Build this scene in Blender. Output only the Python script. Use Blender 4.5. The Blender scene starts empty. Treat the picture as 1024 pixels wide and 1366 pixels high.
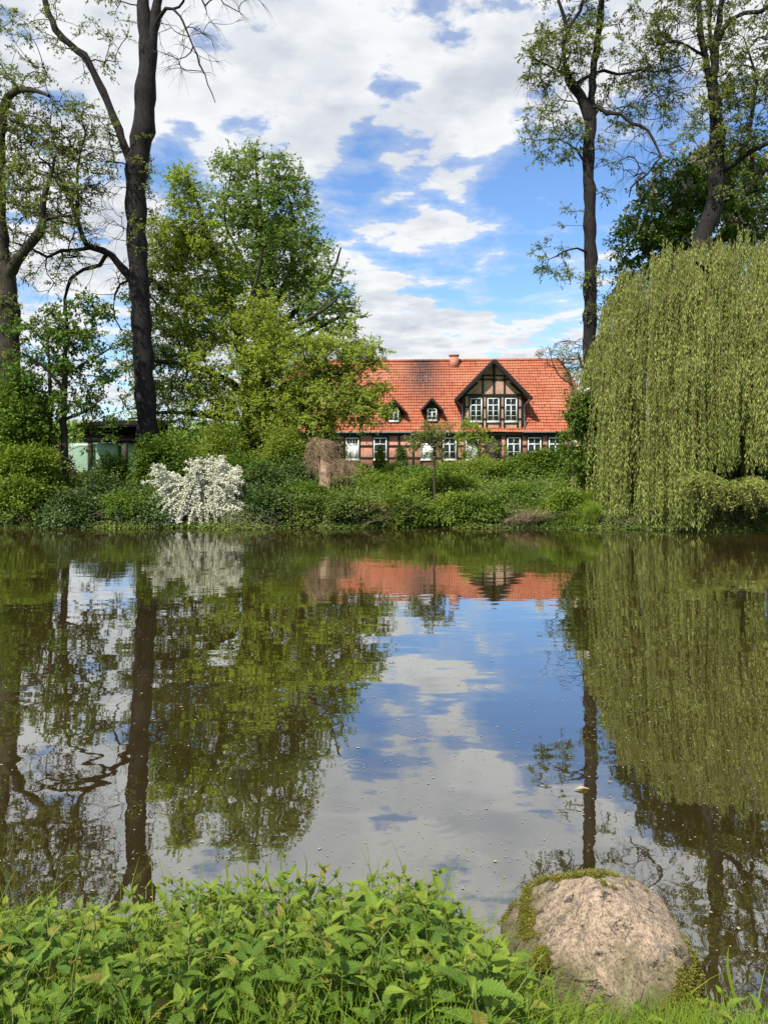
import bpy, bmesh, math, random
import numpy as np
from mathutils import Vector, Matrix, noise as mnoise
R = math.radians
scn = bpy.context.scene
col = scn.collection
F = 1026.0; CX = 512.0; HY = 604.0; EYE = 2.4      # focal length and horizon of the photograph in its own pixels

def at(px, py, Y):
    return ((px - CX) * Y / F, Y, EYE + (HY - py) * Y / F)

# ------------------------------------------------------------------ camera, sky, sun, exposure
cam = bpy.data.cameras.new('camera'); camo = bpy.data.objects.new('camera', cam); col.objects.link(camo)
camo.location = (0, 0, EYE); camo.rotation_euler = (R(90), 0, 0)
cam.sensor_fit = 'HORIZONTAL'; cam.sensor_width = 36; cam.lens = 36 * F / 1024
cam.shift_y = -(683 - HY) / 1024; cam.clip_end = 6000; cam.clip_start = 0.05
scn.camera = camo

SUN = Vector((-0.42, -0.62, 0.90)).normalized()      # towards the sun: high, left, a little behind the camera
SKY_STRENGTH = 0.12
world = bpy.data.worlds.new('World'); scn.world = world; world.use_nodes = True
wt = world.node_tree; wt.nodes.clear()

class NT:
    """small helper to write node trees"""
    def __init__(s, tree): s.t = tree
    def n(s, kind, **kw):
        nd = s.t.nodes.new(kind)
        for k, v in kw.items():
            if k == 'ins':
                for a, b in v.items():
                    if hasattr(b, 'is_output') or isinstance(b, bpy.types.NodeSocket): s.t.links.new(b, nd.inputs[a])
                    else: nd.inputs[a].default_value = b
            else: setattr(nd, k, v)
        return nd
    def m(s, op, a, b=0.0, c=None, clamp=False):
        ins = {0: a, 1: b}
        if c is not None: ins[2] = c
        if op in ('SINE', 'SQRT', 'ABSOLUTE', 'EXPONENT', 'FRACT', 'FLOOR'): ins = {0: a}
        return s.n('ShaderNodeMath', operation=op, use_clamp=clamp, ins=ins).outputs[0]
    def mixc(s, f, a, b, blend='MIX'):
        nd = s.n('ShaderNodeMix', data_type='RGBA', blend_type=blend)
        for i, v in ((0, f), (6, a), (7, b)):
            if isinstance(v, bpy.types.NodeSocket): s.t.links.new(v, nd.inputs[i])
            else: nd.inputs[i].default_value = v if i == 0 else (tuple(v) + (1,) if len(v) == 3 else v)
        return nd.outputs[2]
    def ss(s, v, lo, hi):
        return s.n('ShaderNodeMapRange', interpolation_type='SMOOTHSTEP', ins={0: v, 1: lo, 2: hi, 3: 0.0, 4: 1.0}).outputs[0]
    def lin(s, v, lo, hi, a=0.0, b=1.0):
        return s.n('ShaderNodeMapRange', ins={0: v, 1: lo, 2: hi, 3: a, 4: b}).outputs[0]
    def noise(s, vec, scale, detail=4.0, rough=0.5, dist=0.0, dim='3D'):
        nd = s.n('ShaderNodeTexNoise', noise_dimensions=dim, ins={'Scale': scale, 'Detail': detail, 'Roughness': rough, 'Distortion': dist})
        if vec is not None: s.t.links.new(vec, nd.inputs['Vector'])
        return nd.outputs[0]

def build_sky():
    k = NT(wt)
    sky = k.n('ShaderNodeTexSky', sky_type='NISHITA', sun_disc=False, sun_elevation=math.asin(SUN.z),
              sun_rotation=math.atan2(SUN.x, SUN.y), altitude=100.0, air_density=1.0, dust_density=0.6, ozone_density=2.0)
    tc = k.n('ShaderNodeTexCoord').outputs['Generated']
    sep = k.n('ShaderNodeSeparateXYZ', ins={0: tc})
    z = k.m('ADD', k.m('MAXIMUM', sep.outputs[2], 0.0), 0.11)
    u = k.m('DIVIDE', sep.outputs[0], z); v = k.m('DIVIDE', sep.outputs[1], z)
    pl = k.n('ShaderNodeCombineXYZ', ins={0: u, 1: v, 2: 3.7}).outputs[0]
    # cloud cover: broad banks, then cauliflower detail
    big = k.noise(pl, 1.3, 2, 0.5)
    mid = k.noise(pl, 4.6, 8, 0.58, 0.12)
    cover = k.m('ADD', k.m('MULTIPLY', big, 0.42), k.m('MULTIPLY', mid, 0.86))
    def lobe(px, py, rad, amp):
        d = Vector(((px - CX) / F, 1.0, (HY - py) / F)).normalized()
        dt = k.n('ShaderNodeVectorMath', operation='DOT_PRODUCT', ins={0: tc, 1: tuple(d)}).outputs['Value']
        kk = 1.0 / (1.0 - math.cos(rad / F))
        return k.m('MULTIPLY', k.m('EXPONENT', k.m('MULTIPLY', k.m('SUBTRACT', dt, 1.0), kk)), amp)
    for a in [(700, 245, 60, -.22), (800, 290, 70, -.22), (610, 370, 55, -.18), (690, 360, 60, -.18), (480, 235, 45, -.12), (560, 215, 40, -.10),
              (515, 95, 30, -.14), (270, 50, 26, -.10), (880, 200, 60, -.15), (450, 400, 40, -.10), (230, 235, 40, -.10), (1000, 180, 80, -.12),
              (560, 260, 40, -.10), (150, 470, 60, -.06),
              (400, 150, 130, .12), (640, 150, 90, .17), (250, 200, 60, .08), (590, 315, 55, .10), (660, 318, 40, .12), (740, 305, 30, .08), (620, 430, 90, .12), (480, 440, 80, .10), (60, 100, 200, .12),
              (860, 60, 120, .12), (330, 40, 120, .05), (600, 40, 130, .08), (300, 480, 160, .10)]:
        cover = k.m('ADD', cover, lobe(*a))
    dens = k.ss(cover, 0.60, 0.70)
    thin = k.ss(cover, 0.50, 0.66)
    dens = k.m('MAXIMUM', dens, k.m('MULTIPLY', thin, 0.35))
    # light and dark in the clouds: thick parts are grey beneath
    sh = k.noise(pl, 3.4, 6, 0.55)
    sh2 = k.m('ADD', k.m('MULTIPLY', k.ss(cover, 0.70, 0.95), 0.55), k.m('MULTIPLY', k.ss(sh, 0.42, 0.60), 0.65))
    cc = k.mixc(k.m('MULTIPLY', sh2, 0.85, clamp=True), (4.840, 4.928, 5.016), (3.080, 3.344, 3.784))
    skyc = k.mixc(1.0, sky.outputs[0], (0.70, 0.87, 1.06), 'MULTIPLY')
    out = k.mixc(dens, skyc, cc)
    bg = k.n('ShaderNodeBackground', ins={0: out, 1: SKY_STRENGTH})
    k.n('ShaderNodeOutputWorld', ins={0: bg.outputs[0]})
build_sky()
sl = bpy.data.lights.new('sun', 'SUN'); sl.energy = 4.8; sl.angle = R(0.6); sl.color = (1.0, 0.955, 0.88)
so = bpy.data.objects.new('sun', sl); col.objects.link(so)
so.rotation_euler = (-SUN).to_track_quat('-Z', 'Y').to_euler(); so.location = (-30, -20, 50)
vs = scn.view_settings
scn.display_settings.display_device = 'sRGB'
vs.view_transform = 'Standard'; vs.look = 'None'; vs.gamma = 1; vs.use_curve_mapping = False
vs.exposure = 0.7
cy = scn.cycles
cy.use_denoising = True; cy.max_bounces = 9; cy.diffuse_bounces = 5; cy.glossy_bounces = 4; cy.transmission_bounces = 4; cy.transparent_max_bounces = 6
cy.sample_clamp_indirect = 4; cy.caustics_reflective = False; cy.caustics_refractive = False

# ------------------------------------------------------------------ helpers
def tag(o, label=None, cat=None, group=None, kind=None):
    if label: o['label'] = label
    if cat: o['category'] = cat
    if group: o['group'] = group
    if kind: o['kind'] = kind
    return o

def link(name, me, mat=None, parent=None, loc=None):
    if mat is not None and len(me.materials) == 0: me.materials.append(mat)
    o = bpy.data.objects.new(name, me); col.objects.link(o)
    if parent is not None: o.parent = parent
    if loc is not None: o.location = loc
    return o

def empty(name, loc=(0, 0, 0), rz=0.0):
    o = bpy.data.objects.new(name, None); col.objects.link(o)
    o.location = loc; o.rotation_euler = (0, 0, rz); o.empty_display_size = 0.2
    return o

def np_mesh(name, V, faces, var=None, smooth=False):
    """V (n,3); faces (m,k) of one size, or a list of such arrays"""
    if isinstance(faces, np.ndarray): faces = [faces]
    faces = [f for f in faces if len(f)]
    me = bpy.data.meshes.new(name)
    V = np.ascontiguousarray(V, dtype=np.float32)
    me.vertices.add(len(V)); me.vertices.foreach_set('co', V.ravel())
    tot = sum(f.size for f in faces); npoly = sum(len(f) for f in faces)
    me.loops.add(tot); me.polygons.add(npoly)
    idx = np.concatenate([f.ravel() for f in faces]).astype(np.int32)
    sizes = np.concatenate([np.full(len(f), f.shape[1]) for f in faces])
    st = np.concatenate([[0], np.cumsum(sizes)[:-1]]).astype(np.int32)
    me.loops.foreach_set('vertex_index', idx)
    me.polygons.foreach_set('loop_start', st)
    try: me.polygons.foreach_set('loop_total', sizes.astype(np.int32))
    except Exception: pass
    if smooth: me.polygons.foreach_set('use_smooth', np.ones(npoly, dtype=bool))
    me.update(calc_edges=True)
    if var is not None:
        a = me.attributes.new('var', 'FLOAT', 'POINT'); a.data.foreach_set('value', np.ascontiguousarray(var, dtype=np.float32))
    return me

def nrm(a): return a / np.maximum(np.linalg.norm(a, axis=-1, keepdims=True), 1e-9)

def leaf_arrays(P, D, N, L, W, fold=0.18, rng=None, kind='rhomb'):
    """leaves as two-triangle folded blades: returns V, faces, var"""
    n = len(P)
    D = nrm(D); S = nrm(np.cross(D, N)); N = np.cross(S, D)
    L = np.broadcast_to(L, n)[:, None]; W = np.broadcast_to(W, n)[:, None]
    base = P; tip = P + D * L - N * L * 0.12
    mid = P + D * L * 0.48
    a = mid + S * W * 0.5 + N * W * fold; b = mid - S * W * 0.5 + N * W * fold
    V = np.stack([base, a, tip, b], 1).reshape(-1, 3)
    i = np.arange(n) * 4
    Fc = np.stack([i, i + 1, i + 2, i + 3], 1)
    r = (rng or np.random).random(n)
    return V, Fc, np.repeat(r, 4)

def batch_tubes(paths, sides=5):
    """paths: list of (pts (n,3), rad (n,)). one joined tube mesh"""
    groups = {}
    for p, r in paths: groups.setdefault(len(p), []).append((p, r))
    Vs, Fs, off = [], [], 0
    ang = np.arange(sides) * 2 * math.pi / sides
    for n, lst in groups.items():
        P = np.array([a for a, _ in lst], dtype=float); Rr = np.array([b for _, b in lst], dtype=float)
        K = len(P)
        T = np.gradient(P, axis=1); T = nrm(T)
        ref = np.where(np.abs(T[:, :1, 2:3]) > 0.8, np.array([1.0, 0.13, 0]), np.array([0.1, 0.07, 1.0]))
        A = nrm(np.cross(T, np.broadcast_to(ref, T.shape))); B = np.cross(T, A)
        ring = P[:, :, None, :] + Rr[:, :, None, None] * (A[:, :, None, :] * np.cos(ang)[None, None, :, None] + B[:, :, None, :] * np.sin(ang)[None, None, :, None])
        Vs.append(ring.reshape(-1, 3))
        k, j, s = np.meshgrid(np.arange(K), np.arange(n - 1), np.arange(sides), indexing='ij')
        b0 = off + k * n * sides + j * sides
        f = np.stack([b0 + s, b0 + (s + 1) % sides, b0 + sides + (s + 1) % sides, b0 + sides + s], -1).reshape(-1, 4)
        Fs.append(f); off += K * n * sides
    return np.concatenate(Vs), np.concatenate(Fs)

def resample(pts, rad, step):
    pts = np.array(pts, float); rad = np.array(rad, float)
    # Catmull-Rom through the given points
    P = np.vstack([2 * pts[0] - pts[1], pts, 2 * pts[-1] - pts[-2]])
    out, ro = [], []
    for i in range(1, len(P) - 2):
        n = max(1, int(np.linalg.norm(P[i + 1] - P[i]) / step))
        for t in np.arange(n) / n:
            a, b, c, d = P[i - 1], P[i], P[i + 1], P[i + 2]
            out.append(0.5 * ((2 * b) + (-a + c) * t + (2 * a - 5 * b + 4 * c - d) * t * t + (-a + 3 * b - 3 * c + d) * t ** 3))
            ro.append(rad[i - 1] * (1 - t) + rad[i] * t)
    out.append(pts[-1]); ro.append(rad[-1])
    return np.array(out), np.array(ro)

def pxlimb(pts, Y, dY=0.0, jit=0.0, rng=None):
    """limb from pixel path [(px,py,width_px[,depth offset])] at distance Y"""
    P, r = [], []
    for k, q in enumerate(pts):
        y = Y + (q[3] if len(q) > 3 else dY * k / max(1, len(pts) - 1))
        P.append(at(q[0], q[1], y)); r.append(q[2] * 0.5 * y / F)
    return P, r

def grow(rng, limbs, targets, seg=0.5, rtip=0.012, wob=0.10, lift=0.15, pw=0.45, rmax=0.5):
    """branches from the given limbs to every target, each joining the nearest wood already there"""
    P, par, rad = [], [], []
    for pts, r in limbs:
        for i in range(len(pts)):
            P.append(pts[i]); par.append(-1); rad.append(r[i])
    n0 = len(P); cap = n0 + len(targets) * 40
    A = np.zeros((cap, 3)); A[:n0] = P
    RR = np.zeros(cap); RR[:n0] = rad
    PAR = np.full(cap, -1); n = n0
    lim = A[:n0]
    order = np.argsort([np.min(np.sum((lim - t) ** 2, 1)) for t in targets])
    chains, tips = [], []
    for ti in order:
        t = targets[ti]
        d = np.linalg.norm(A[:n] - t, axis=1)
        cost = d * (1 + 0.8 * np.clip((A[:n, 2] - t[2]) / np.maximum(d, 0.1), 0, 1))
        j = int(np.argmin(cost)); p = A[j].copy(); dist = d[j]
        m = max(2, min(38, int(math.ceil(dist / seg))))
        ctrl = (p + t) * 0.5 + np.array([0, 0, lift * dist * rng.uniform(-0.3, 1.0)]) + rng.normal(0, wob * dist, 3)
        s = (np.arange(1, m + 1) / m)[:, None]
        q = (1 - s) ** 2 * p + 2 * s * (1 - s) * ctrl + s * s * t + rng.normal(0, wob * 0.25 * seg, (m, 3))
        A[n:n + m] = q
        PAR[n] = j; PAR[n + 1:n + m] = np.arange(n, n + m - 1)
        chains.append((j, n, n + m)); tips.append((n + m - 1)); n += m
    cnt = np.zeros(n); cnt[tips] = 1
    for i in range(n - 1, n0 - 1, -1):
        if PAR[i] >= 0: cnt[PAR[i]] += cnt[i]
    RR[n0:n] = np.minimum(rtip * np.maximum(cnt[n0:], 1) ** pw, rmax)
    for i in range(n0, n):
        p = PAR[i]
        if p >= 0 and RR[i] > RR[p] * 0.95: RR[i] = RR[p] * 0.95
    paths = []
    for j, a, b in chains:
        pts = np.vstack([A[j:j + 1], A[a:b]]); r = np.concatenate([[RR[a]], RR[a:b]])
        paths.append((pts, r))
    tp = A[tips]; td = nrm(tp - A[[PAR[t] for t in tips]])
    return paths, tp, td

def lumps(rng, L, Y, n, shell=2.0, flat=1.0):
    """points inside a crown made of ellipsoids (px, py, rx_px, rz_px, depth offset, depth radius in m, weight)"""
    w = np.array([l[2] * l[3] * (l[6] if len(l) > 6 else 1) for l in L], float); w /= w.sum()
    k = rng.choice(len(L), n, p=w)
    d = nrm(rng.normal(size=(n, 3))); r = rng.random(n) ** (1 / (3.0 if shell <= 0 else 3.0 + shell))
    out = np.zeros((n, 3))
    for i in range(n):
        l = L[k[i]]; y = Y + l[4]
        c = np.array(at(l[0], l[1], y)); s = y / F
        out[i] = c + d[i] * r[i] * np.array([l[2] * s, l[5], l[3] * s])
    return out

def twigs_leaves(rng, tp, td, nt, tl, nl, L, W, outw=0.5, droop=0.25, upn=0.8, spread=0.9, keep=1.0, jitter=0.0, centre=None):
    """short twigs from every tip and leaves along them; returns twig paths and leaf arrays inputs"""
    K = len(tp); P0 = np.repeat(tp, nt, 0); D0 = np.repeat(td, nt, 0)
    r = rng.normal(size=(K * nt, 3)); r[:, 2] *= 0.6
    D = D0 * outw + nrm(r) * spread
    if centre is not None: D += nrm(P0 - centre) * 0.45
    D = nrm(D); ln = tl * rng.uniform(0.5, 1.25, K * nt)
    end = P0 + D * ln[:, None]; end[:, 2] -= droop * ln
    mid = P0 + D * ln[:, None] * 0.55; mid[:, 2] -= droop * 0.2 * ln
    tw = np.stack([P0, mid, end], 1)
    n = len(P0) * nl
    t = rng.uniform(0.12, 1.05, (len(P0), nl))[:, :, None]
    Q = ((1 - t) ** 2 * P0[:, None] + 2 * t * (1 - t) * mid[:, None] + t * t * end[:, None]).reshape(-1, 3)
    Q += rng.normal(0, jitter + 0.02, Q.shape)
    DD = np.repeat(D, nl, 0) + rng.normal(0, 0.8, (n, 3)); DD[:, 2] -= 0.3
    NN = rng.normal(0, 0.45, (n, 3)); NN[:, 2] += upn
    if keep < 1:
        m = rng.random(n) < keep; Q, DD, NN = Q[m], DD[m], NN[m]
    s = rng.uniform(0.65, 1.2, len(Q))
    return tw, (Q, DD, NN, L * s, W * s)

def wood_mesh(name, limbs, paths, twigs=None, sides=7, tr=0.006):
    V1, F1 = batch_tubes([(np.asarray(p), np.asarray(r)) for p, r in limbs], 12)
    out = [V1]; fs = [F1]; off = len(V1)
    if paths:
        big = [q for q in paths if q[1][0] > 0.04]; small = [q for q in paths if q[1][0] <= 0.04]
        for lst, sd in ((big, sides), (small, 4)):
            if lst:
                V2, F2 = batch_tubes(lst, sd); out.append(V2); fs.append(F2 + off); off += len(V2)
    if twigs is not None and len(twigs):
        rr = np.tile(np.array([tr, tr * 0.7, tr * 0.35]), (len(twigs), 1))
        V3, F3 = batch_tubes([(a, b) for a, b in zip(twigs, rr)], 3); out.append(V3); fs.append(F3 + off)
    return np_mesh(name, np.concatenate(out), np.concatenate(fs), smooth=True)

# ------------------------------------------------------------------ materials
MATS = {}
def new_mat(name):
    m = bpy.data.materials.new(name); m.use_nodes = True; m.node_tree.nodes.clear(); MATS[name] = m
    return m, NT(m.node_tree)

def leaf_mat(name, c1, c2, c3=None, trans=0.35, gloss=0.012, scale=0.6, rough=0.55, tint=(1.25, 1.15, 0.5), contrast=0.5):
    """leaf colour differs leaf by leaf (var) and branch by branch (noise); light shines through"""
    m, k = new_mat(name)
    v = k.n('ShaderNodeAttribute', attribute_name='var').outputs['Fac']
    g = k.n('ShaderNodeNewGeometry').outputs['Position']
    nz = k.noise(g, scale, 3, 0.6)
    f = k.m('ADD', k.m('MULTIPLY', v, 1 - contrast), k.m('MULTIPLY', k.ss(nz, 0.35, 0.65), contrast))
    c = k.mixc(f, c1, c2)
    if c3: c = k.mixc(k.ss(v, 0.93, 0.97), c, c3)
    d = k.n('ShaderNodeBsdfDiffuse', ins={0: c, 1: 0.4})
    tcol = k.mixc(1.0, c, tint, 'MULTIPLY')
    t = k.n('ShaderNodeBsdfTranslucent', ins={0: tcol})
    gl = k.n('ShaderNodeBsdfGlossy', ins={0: (0.9, 0.95, 1, 1), 1: rough})
    a = k.n('ShaderNodeMixShader', ins={0: trans, 1: d.outputs[0], 2: t.outputs[0]})
    b = k.n('ShaderNodeMixShader', ins={0: gloss, 1: a.outputs[0], 2: gl.outputs[0]})
    k.n('ShaderNodeOutputMaterial', ins={0: b.outputs[0]})
    return m

def bark_mat(name, c1, c2, moss=None, mossamt=0.5, sc=1.0):
    m, k = new_mat(name)
    g = k.n('ShaderNodeNewGeometry').outputs['Position']
    mp = k.n('ShaderNodeMapping', ins={0: g, 3: (14 * sc, 14 * sc, 1.6 * sc)}).outputs[0]
    n1 = k.noise(mp, 1.0, 5, 0.65, 0.6); n2 = k.noise(g, 1.7, 4, 0.6)
    c = k.mixc(k.ss(n1, 0.32, 0.68), c1, c2)
    if moss:
        c = k.mixc(k.m('MULTIPLY', k.ss(n2, 0.62 - 0.2 * mossamt, 0.72), mossamt), c, moss)
    b = k.n('ShaderNodeBump', ins={'Height': n1, 'Strength': 0.8, 'Distance': 0.03})
    p = k.n('ShaderNodeBsdfPrincipled', ins={'Base Color': c, 'Roughness': 0.9, 'Normal': b.outputs[0]})
    p.inputs['Specular IOR Level'].default_value = 0.2
    k.n('ShaderNodeOutputMaterial', ins={0: p.outputs[0]})
    return m

def plain_mat(name, c, rough=0.6, vary=0.15, scale=3.0, bump=0.0, metallic=0.0, spec=0.3, c2=None, stretch=(1, 1, 1)):
    m, k = new_mat(name)
    g = k.n('ShaderNodeTexCoord').outputs['Object']
    mp = k.n('ShaderNodeMapping', ins={0: g, 3: stretch}).outputs[0]
    n = k.noise(mp, scale, 5, 0.6)
    c2 = c2 or tuple(x * (1 - vary * 2) for x in c)
    cc = k.mixc(k.ss(n, 0.3, 0.7), c, c2)
    p = k.n('ShaderNodeBsdfPrincipled', ins={'Base Color': cc, 'Roughness': rough, 'Metallic': metallic})
    p.inputs['Specular IOR Level'].default_value = spec
    if bump:
        b = k.n('ShaderNodeBump', ins={'Height': n, 'Strength': bump, 'Distance': 0.02}); k.t.links.new(b.outputs[0], p.inputs['Normal'])
    k.n('ShaderNodeOutputMaterial', ins={0: p.outputs[0]})
    return m

M_beech = leaf_mat('beech_leaf', (0.185, 0.275, 0.035), (0.400, 0.490, 0.090), trans=0.55, scale=0.5)
M_back = leaf_mat('maple_leaf', (0.130, 0.225, 0.045), (0.290, 0.390, 0.090), trans=0.38, scale=0.5)
M_dark = leaf_mat('chestnut_leaf', (0.045, 0.110, 0.014), (0.160, 0.250, 0.038), trans=0.3, scale=0.9)
M_sparse = leaf_mat('young_leaf', (0.110, 0.155, 0.030), (0.260, 0.300, 0.085), trans=0.4, scale=1.0)
M_willow = leaf_mat('willow_leaf', (0.190, 0.250, 0.045), (0.450, 0.500, 0.140), trans=0.4, scale=0.75, contrast=0.5)
M_bush = leaf_mat('bush_leaf', (0.045, 0.100, 0.010), (0.150, 0.225, 0.024), trans=0.3, scale=1.6)
M_bush2 = leaf_mat('bush_light_leaf', (0.110, 0.170, 0.016), (0.250, 0.320, 0.045), trans=0.35, scale=1.6)
M_bush3 = leaf_mat('bramble_leaf', (0.080, 0.140, 0.012), (0.210, 0.285, 0.032), trans=0.35, scale=1.2)
M_ivy = leaf_mat('ivy_leaf', (0.030, 0.070, 0.010), (0.105, 0.155, 0.022), trans=0.2, gloss=0.03, scale=2.0)
M_under = leaf_mat('undergrowth_leaf', (0.060, 0.105, 0.014), (0.170, 0.225, 0.040), (0.15, 0.10, 0.05), trans=0.25, scale=0.8)
M_grass = leaf_mat('grass_blade', (0.090, 0.155, 0.010), (0.230, 0.310, 0.026), trans=0.4, gloss=0.01, scale=2.0)
M_dry = leaf_mat('dry_stalk', (0.22, 0.17, 0.10), (0.42, 0.35, 0.22), trans=0.15, scale=3.0)
M_blossom = leaf_mat('white_petal', (0.594, 0.594, 0.450), (0.756, 0.747, 0.630), trans=0.3, gloss=0.02, scale=2.0, tint=(1, 1, 0.9))
M_bark = bark_mat('dark_bark', (0.006, 0.005, 0.005), (0.031, 0.026, 0.024), (0.035, 0.05, 0.012), 0.35, 2.2)
M_bark2 = bark_mat('mossy_bark', (0.016, 0.013, 0.010), (0.060, 0.050, 0.038), (0.060, 0.080, 0.015), 0.8, 2.0)
M_twig = plain_mat('thin_twig', (0.085, 0.065, 0.045), 0.9, 0.3)
M_timber = plain_mat('dark_timber', (0.018, 0.015, 0.013), 0.75, 0.3, 8, 0.2, stretch=(1, 1, 1))
M_white = plain_mat('white_paint', (0.607, 0.607, 0.570), 0.45, 0.04)
M_fascia = plain_mat('weathered_fascia', (0.10, 0.07, 0.06), 0.7, 0.2, 4)
M_lead = plain_mat('grey_lead', (0.16, 0.17, 0.19), 0.5, 0.15, 3, metallic=0.4)
M_curtain = plain_mat('net_curtain', (0.55, 0.55, 0.52), 0.9, 0.1, 10, stretch=(12, 1, 0.5))

def glass_mat():
    m, k = new_mat('window_glass')
    p = k.n('ShaderNodeBsdfPrincipled', ins={'Base Color': (0.012, 0.018, 0.020, 1), 'Roughness': 0.06, 'IOR': 1.5})
    k.n('ShaderNodeOutputMaterial', ins={0: p.outputs[0]}); return m
M_glass = glass_mat()

def brick_mat(name, c1, c2, mortar, wavy=0.0):
    m, k = new_mat(name)
    g = k.n('ShaderNodeTexCoord').outputs['Object']
    s = k.n('ShaderNodeSeparateXYZ', ins={0: g})
    u = k.m('ADD', s.outputs[0], s.outputs[1]); z = s.outputs[2]
    if wavy:
        # courses laid in zigzag, as in the gable's ornamental panels
        w = k.m('ABSOLUTE', k.m('SUBTRACT', k.m('FRACT', k.m('MULTIPLY', u, 1.15)), 0.5))
        z = k.m('ADD', z, k.m('MULTIPLY', w, wavy))
    v = k.n('ShaderNodeCombineXYZ', ins={0: u, 1: z, 2: 0.0}).outputs[0]
    b = k.n('ShaderNodeTexBrick', ins={'Vector': v, 'Color1': c1 + (1,), 'Color2': c2 + (1,), 'Mortar': mortar + (1,), 'Scale': 1.0,
            'Mortar Size': 0.010, 'Brick Width': 0.25, 'Row Height': 0.085, 'Mortar Smooth': 0.2, 'Bias': 0.0})
    n = k.noise(g, 1.4, 5, 0.65)
    c = k.mixc(k.ss(n, 0.35, 0.7), b.outputs[0], k.mixc(1.0, b.outputs[0], (0.70, 0.62, 0.60), 'MULTIPLY'))
    bp = k.n('ShaderNodeBump', ins={'Height': k.m('SUBTRACT', 1.0, b.outputs[1]), 'Strength': 0.6, 'Distance': 0.01})
    p = k.n('ShaderNodeBsdfPrincipled', ins={'Base Color': c, 'Roughness': 0.85, 'Normal': bp.outputs[0]})
    k.n('ShaderNodeOutputMaterial', ins={0: p.outputs[0]}); return m
M_brick = brick_mat('red_brick', (0.54, 0.205, 0.125), (0.43, 0.150, 0.092), (0.40, 0.30, 0.23))
M_brick2 = brick_mat('zigzag_brick', (0.52, 0.31, 0.22), (0.42, 0.20, 0.135), (0.46, 0.38, 0.28), 0.35)

def roof_mat():
    m, k = new_mat('clay_pantile')
    g = k.n('ShaderNodeTexCoord').outputs['Object']
    s = k.n('ShaderNodeSeparateXYZ', ins={0: g})
    cell = k.n('ShaderNodeCombineXYZ', ins={0: k.m('FLOOR', k.m('DIVIDE', s.outputs[0], 0.235)), 1: k.m('FLOOR', k.m('DIVIDE', s.outputs[2], 0.262)), 2: 0.0}).outputs[0]
    wn = k.n('ShaderNodeTexWhiteNoise', noise_dimensions='2D', ins={'Vector': cell}).outputs[0]
    c = k.mixc(wn, (0.294, 0.081, 0.037), (0.405, 0.131, 0.064))
    n = k.noise(g, 0.35, 4, 0.6)
    c = k.mixc(k.m('MULTIPLY', k.ss(n, 0.45, 0.7), 0.45), c, (0.44, 0.205, 0.12))
    dark = k.m('MULTIPLY', k.ss(wn, 0.965, 0.985), 0.6)
    # the blackened streak below the ridge, left of the chimney
    dx = k.m('DIVIDE', k.m('SUBTRACT', s.outputs[0], -4.8), 1.55); fx = k.m('EXPONENT', k.m('MULTIPLY', k.m('MULTIPLY', dx, dx), -1.0))
    fz = k.ss(s.outputs[2], 5.2, 9.6)
    nn = k.noise(k.n('ShaderNodeMapping', ins={0: g, 3: (3.2, 3.2, 1.2)}).outputs[0], 1.2, 5, 0.7)
    st = k.m('MULTIPLY', k.m('MULTIPLY', fx, fz), k.ss(k.m('ADD', nn, k.m('MULTIPLY', wn, 0.22)), 0.36, 0.60))
    f = k.m('MAXIMUM', dark, k.m('MULTIPLY', st, 0.92), clamp=True)
    n3 = k.noise(g, 1.6, 6, 0.7)
    f = k.m('MAXIMUM', f, k.m('MULTIPLY', k.ss(n3, 0.60, 0.74), 0.35))
    c = k.mixc(f, c, (0.045, 0.035, 0.030))
    p = k.n('ShaderNodeBsdfPrincipled', ins={'Base Color': c, 'Roughness': 0.7}); p.inputs['Specular IOR Level'].default_value = 0.35
    k.n('ShaderNodeOutputMaterial', ins={0: p.outputs[0]}); return m
M_roof = roof_mat()

def ground_mat():
    m, k = new_mat('earth_and_grass')
    g = k.n('ShaderNodeNewGeometry').outputs['Position']
    s = k.n('ShaderNodeSeparateXYZ', ins={0: g})
    n1 = k.noise(g, 1.3, 6, 0.65); n2 = k.noise(g, 0.05, 3, 0.5); n3 = k.noise(g, 18, 4, 0.6)
    gr = k.mixc(k.ss(n1, 0.3, 0.7), (0.045, 0.085, 0.014), (0.105, 0.155, 0.030))
    gr = k.mixc(k.ss(n2, 0.4, 0.6), gr, (0.13, 0.19, 0.04))
    soil = k.mixc(k.ss(n3, 0.3, 0.7), (0.030, 0.021, 0.012), (0.085, 0.060, 0.038))
    # grass grows only above the muddy water line
    f = k.ss(k.m('ADD', s.outputs[2], k.m('MULTIPLY', n1, 0.6)), 0.75, 1.3)
    c = k.mixc(f, soil, gr)
    b = k.n('ShaderNodeBump', ins={'Height': n3, 'Strength': 0.7, 'Distance': 0.03})
    p = k.n('ShaderNodeBsdfPrincipled', ins={'Base Color': c, 'Roughness': 0.95, 'Normal': b.outputs[0]})
    k.n('ShaderNodeOutputMaterial', ins={0: p.outputs[0]}); return m
M_ground = ground_mat()

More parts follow.
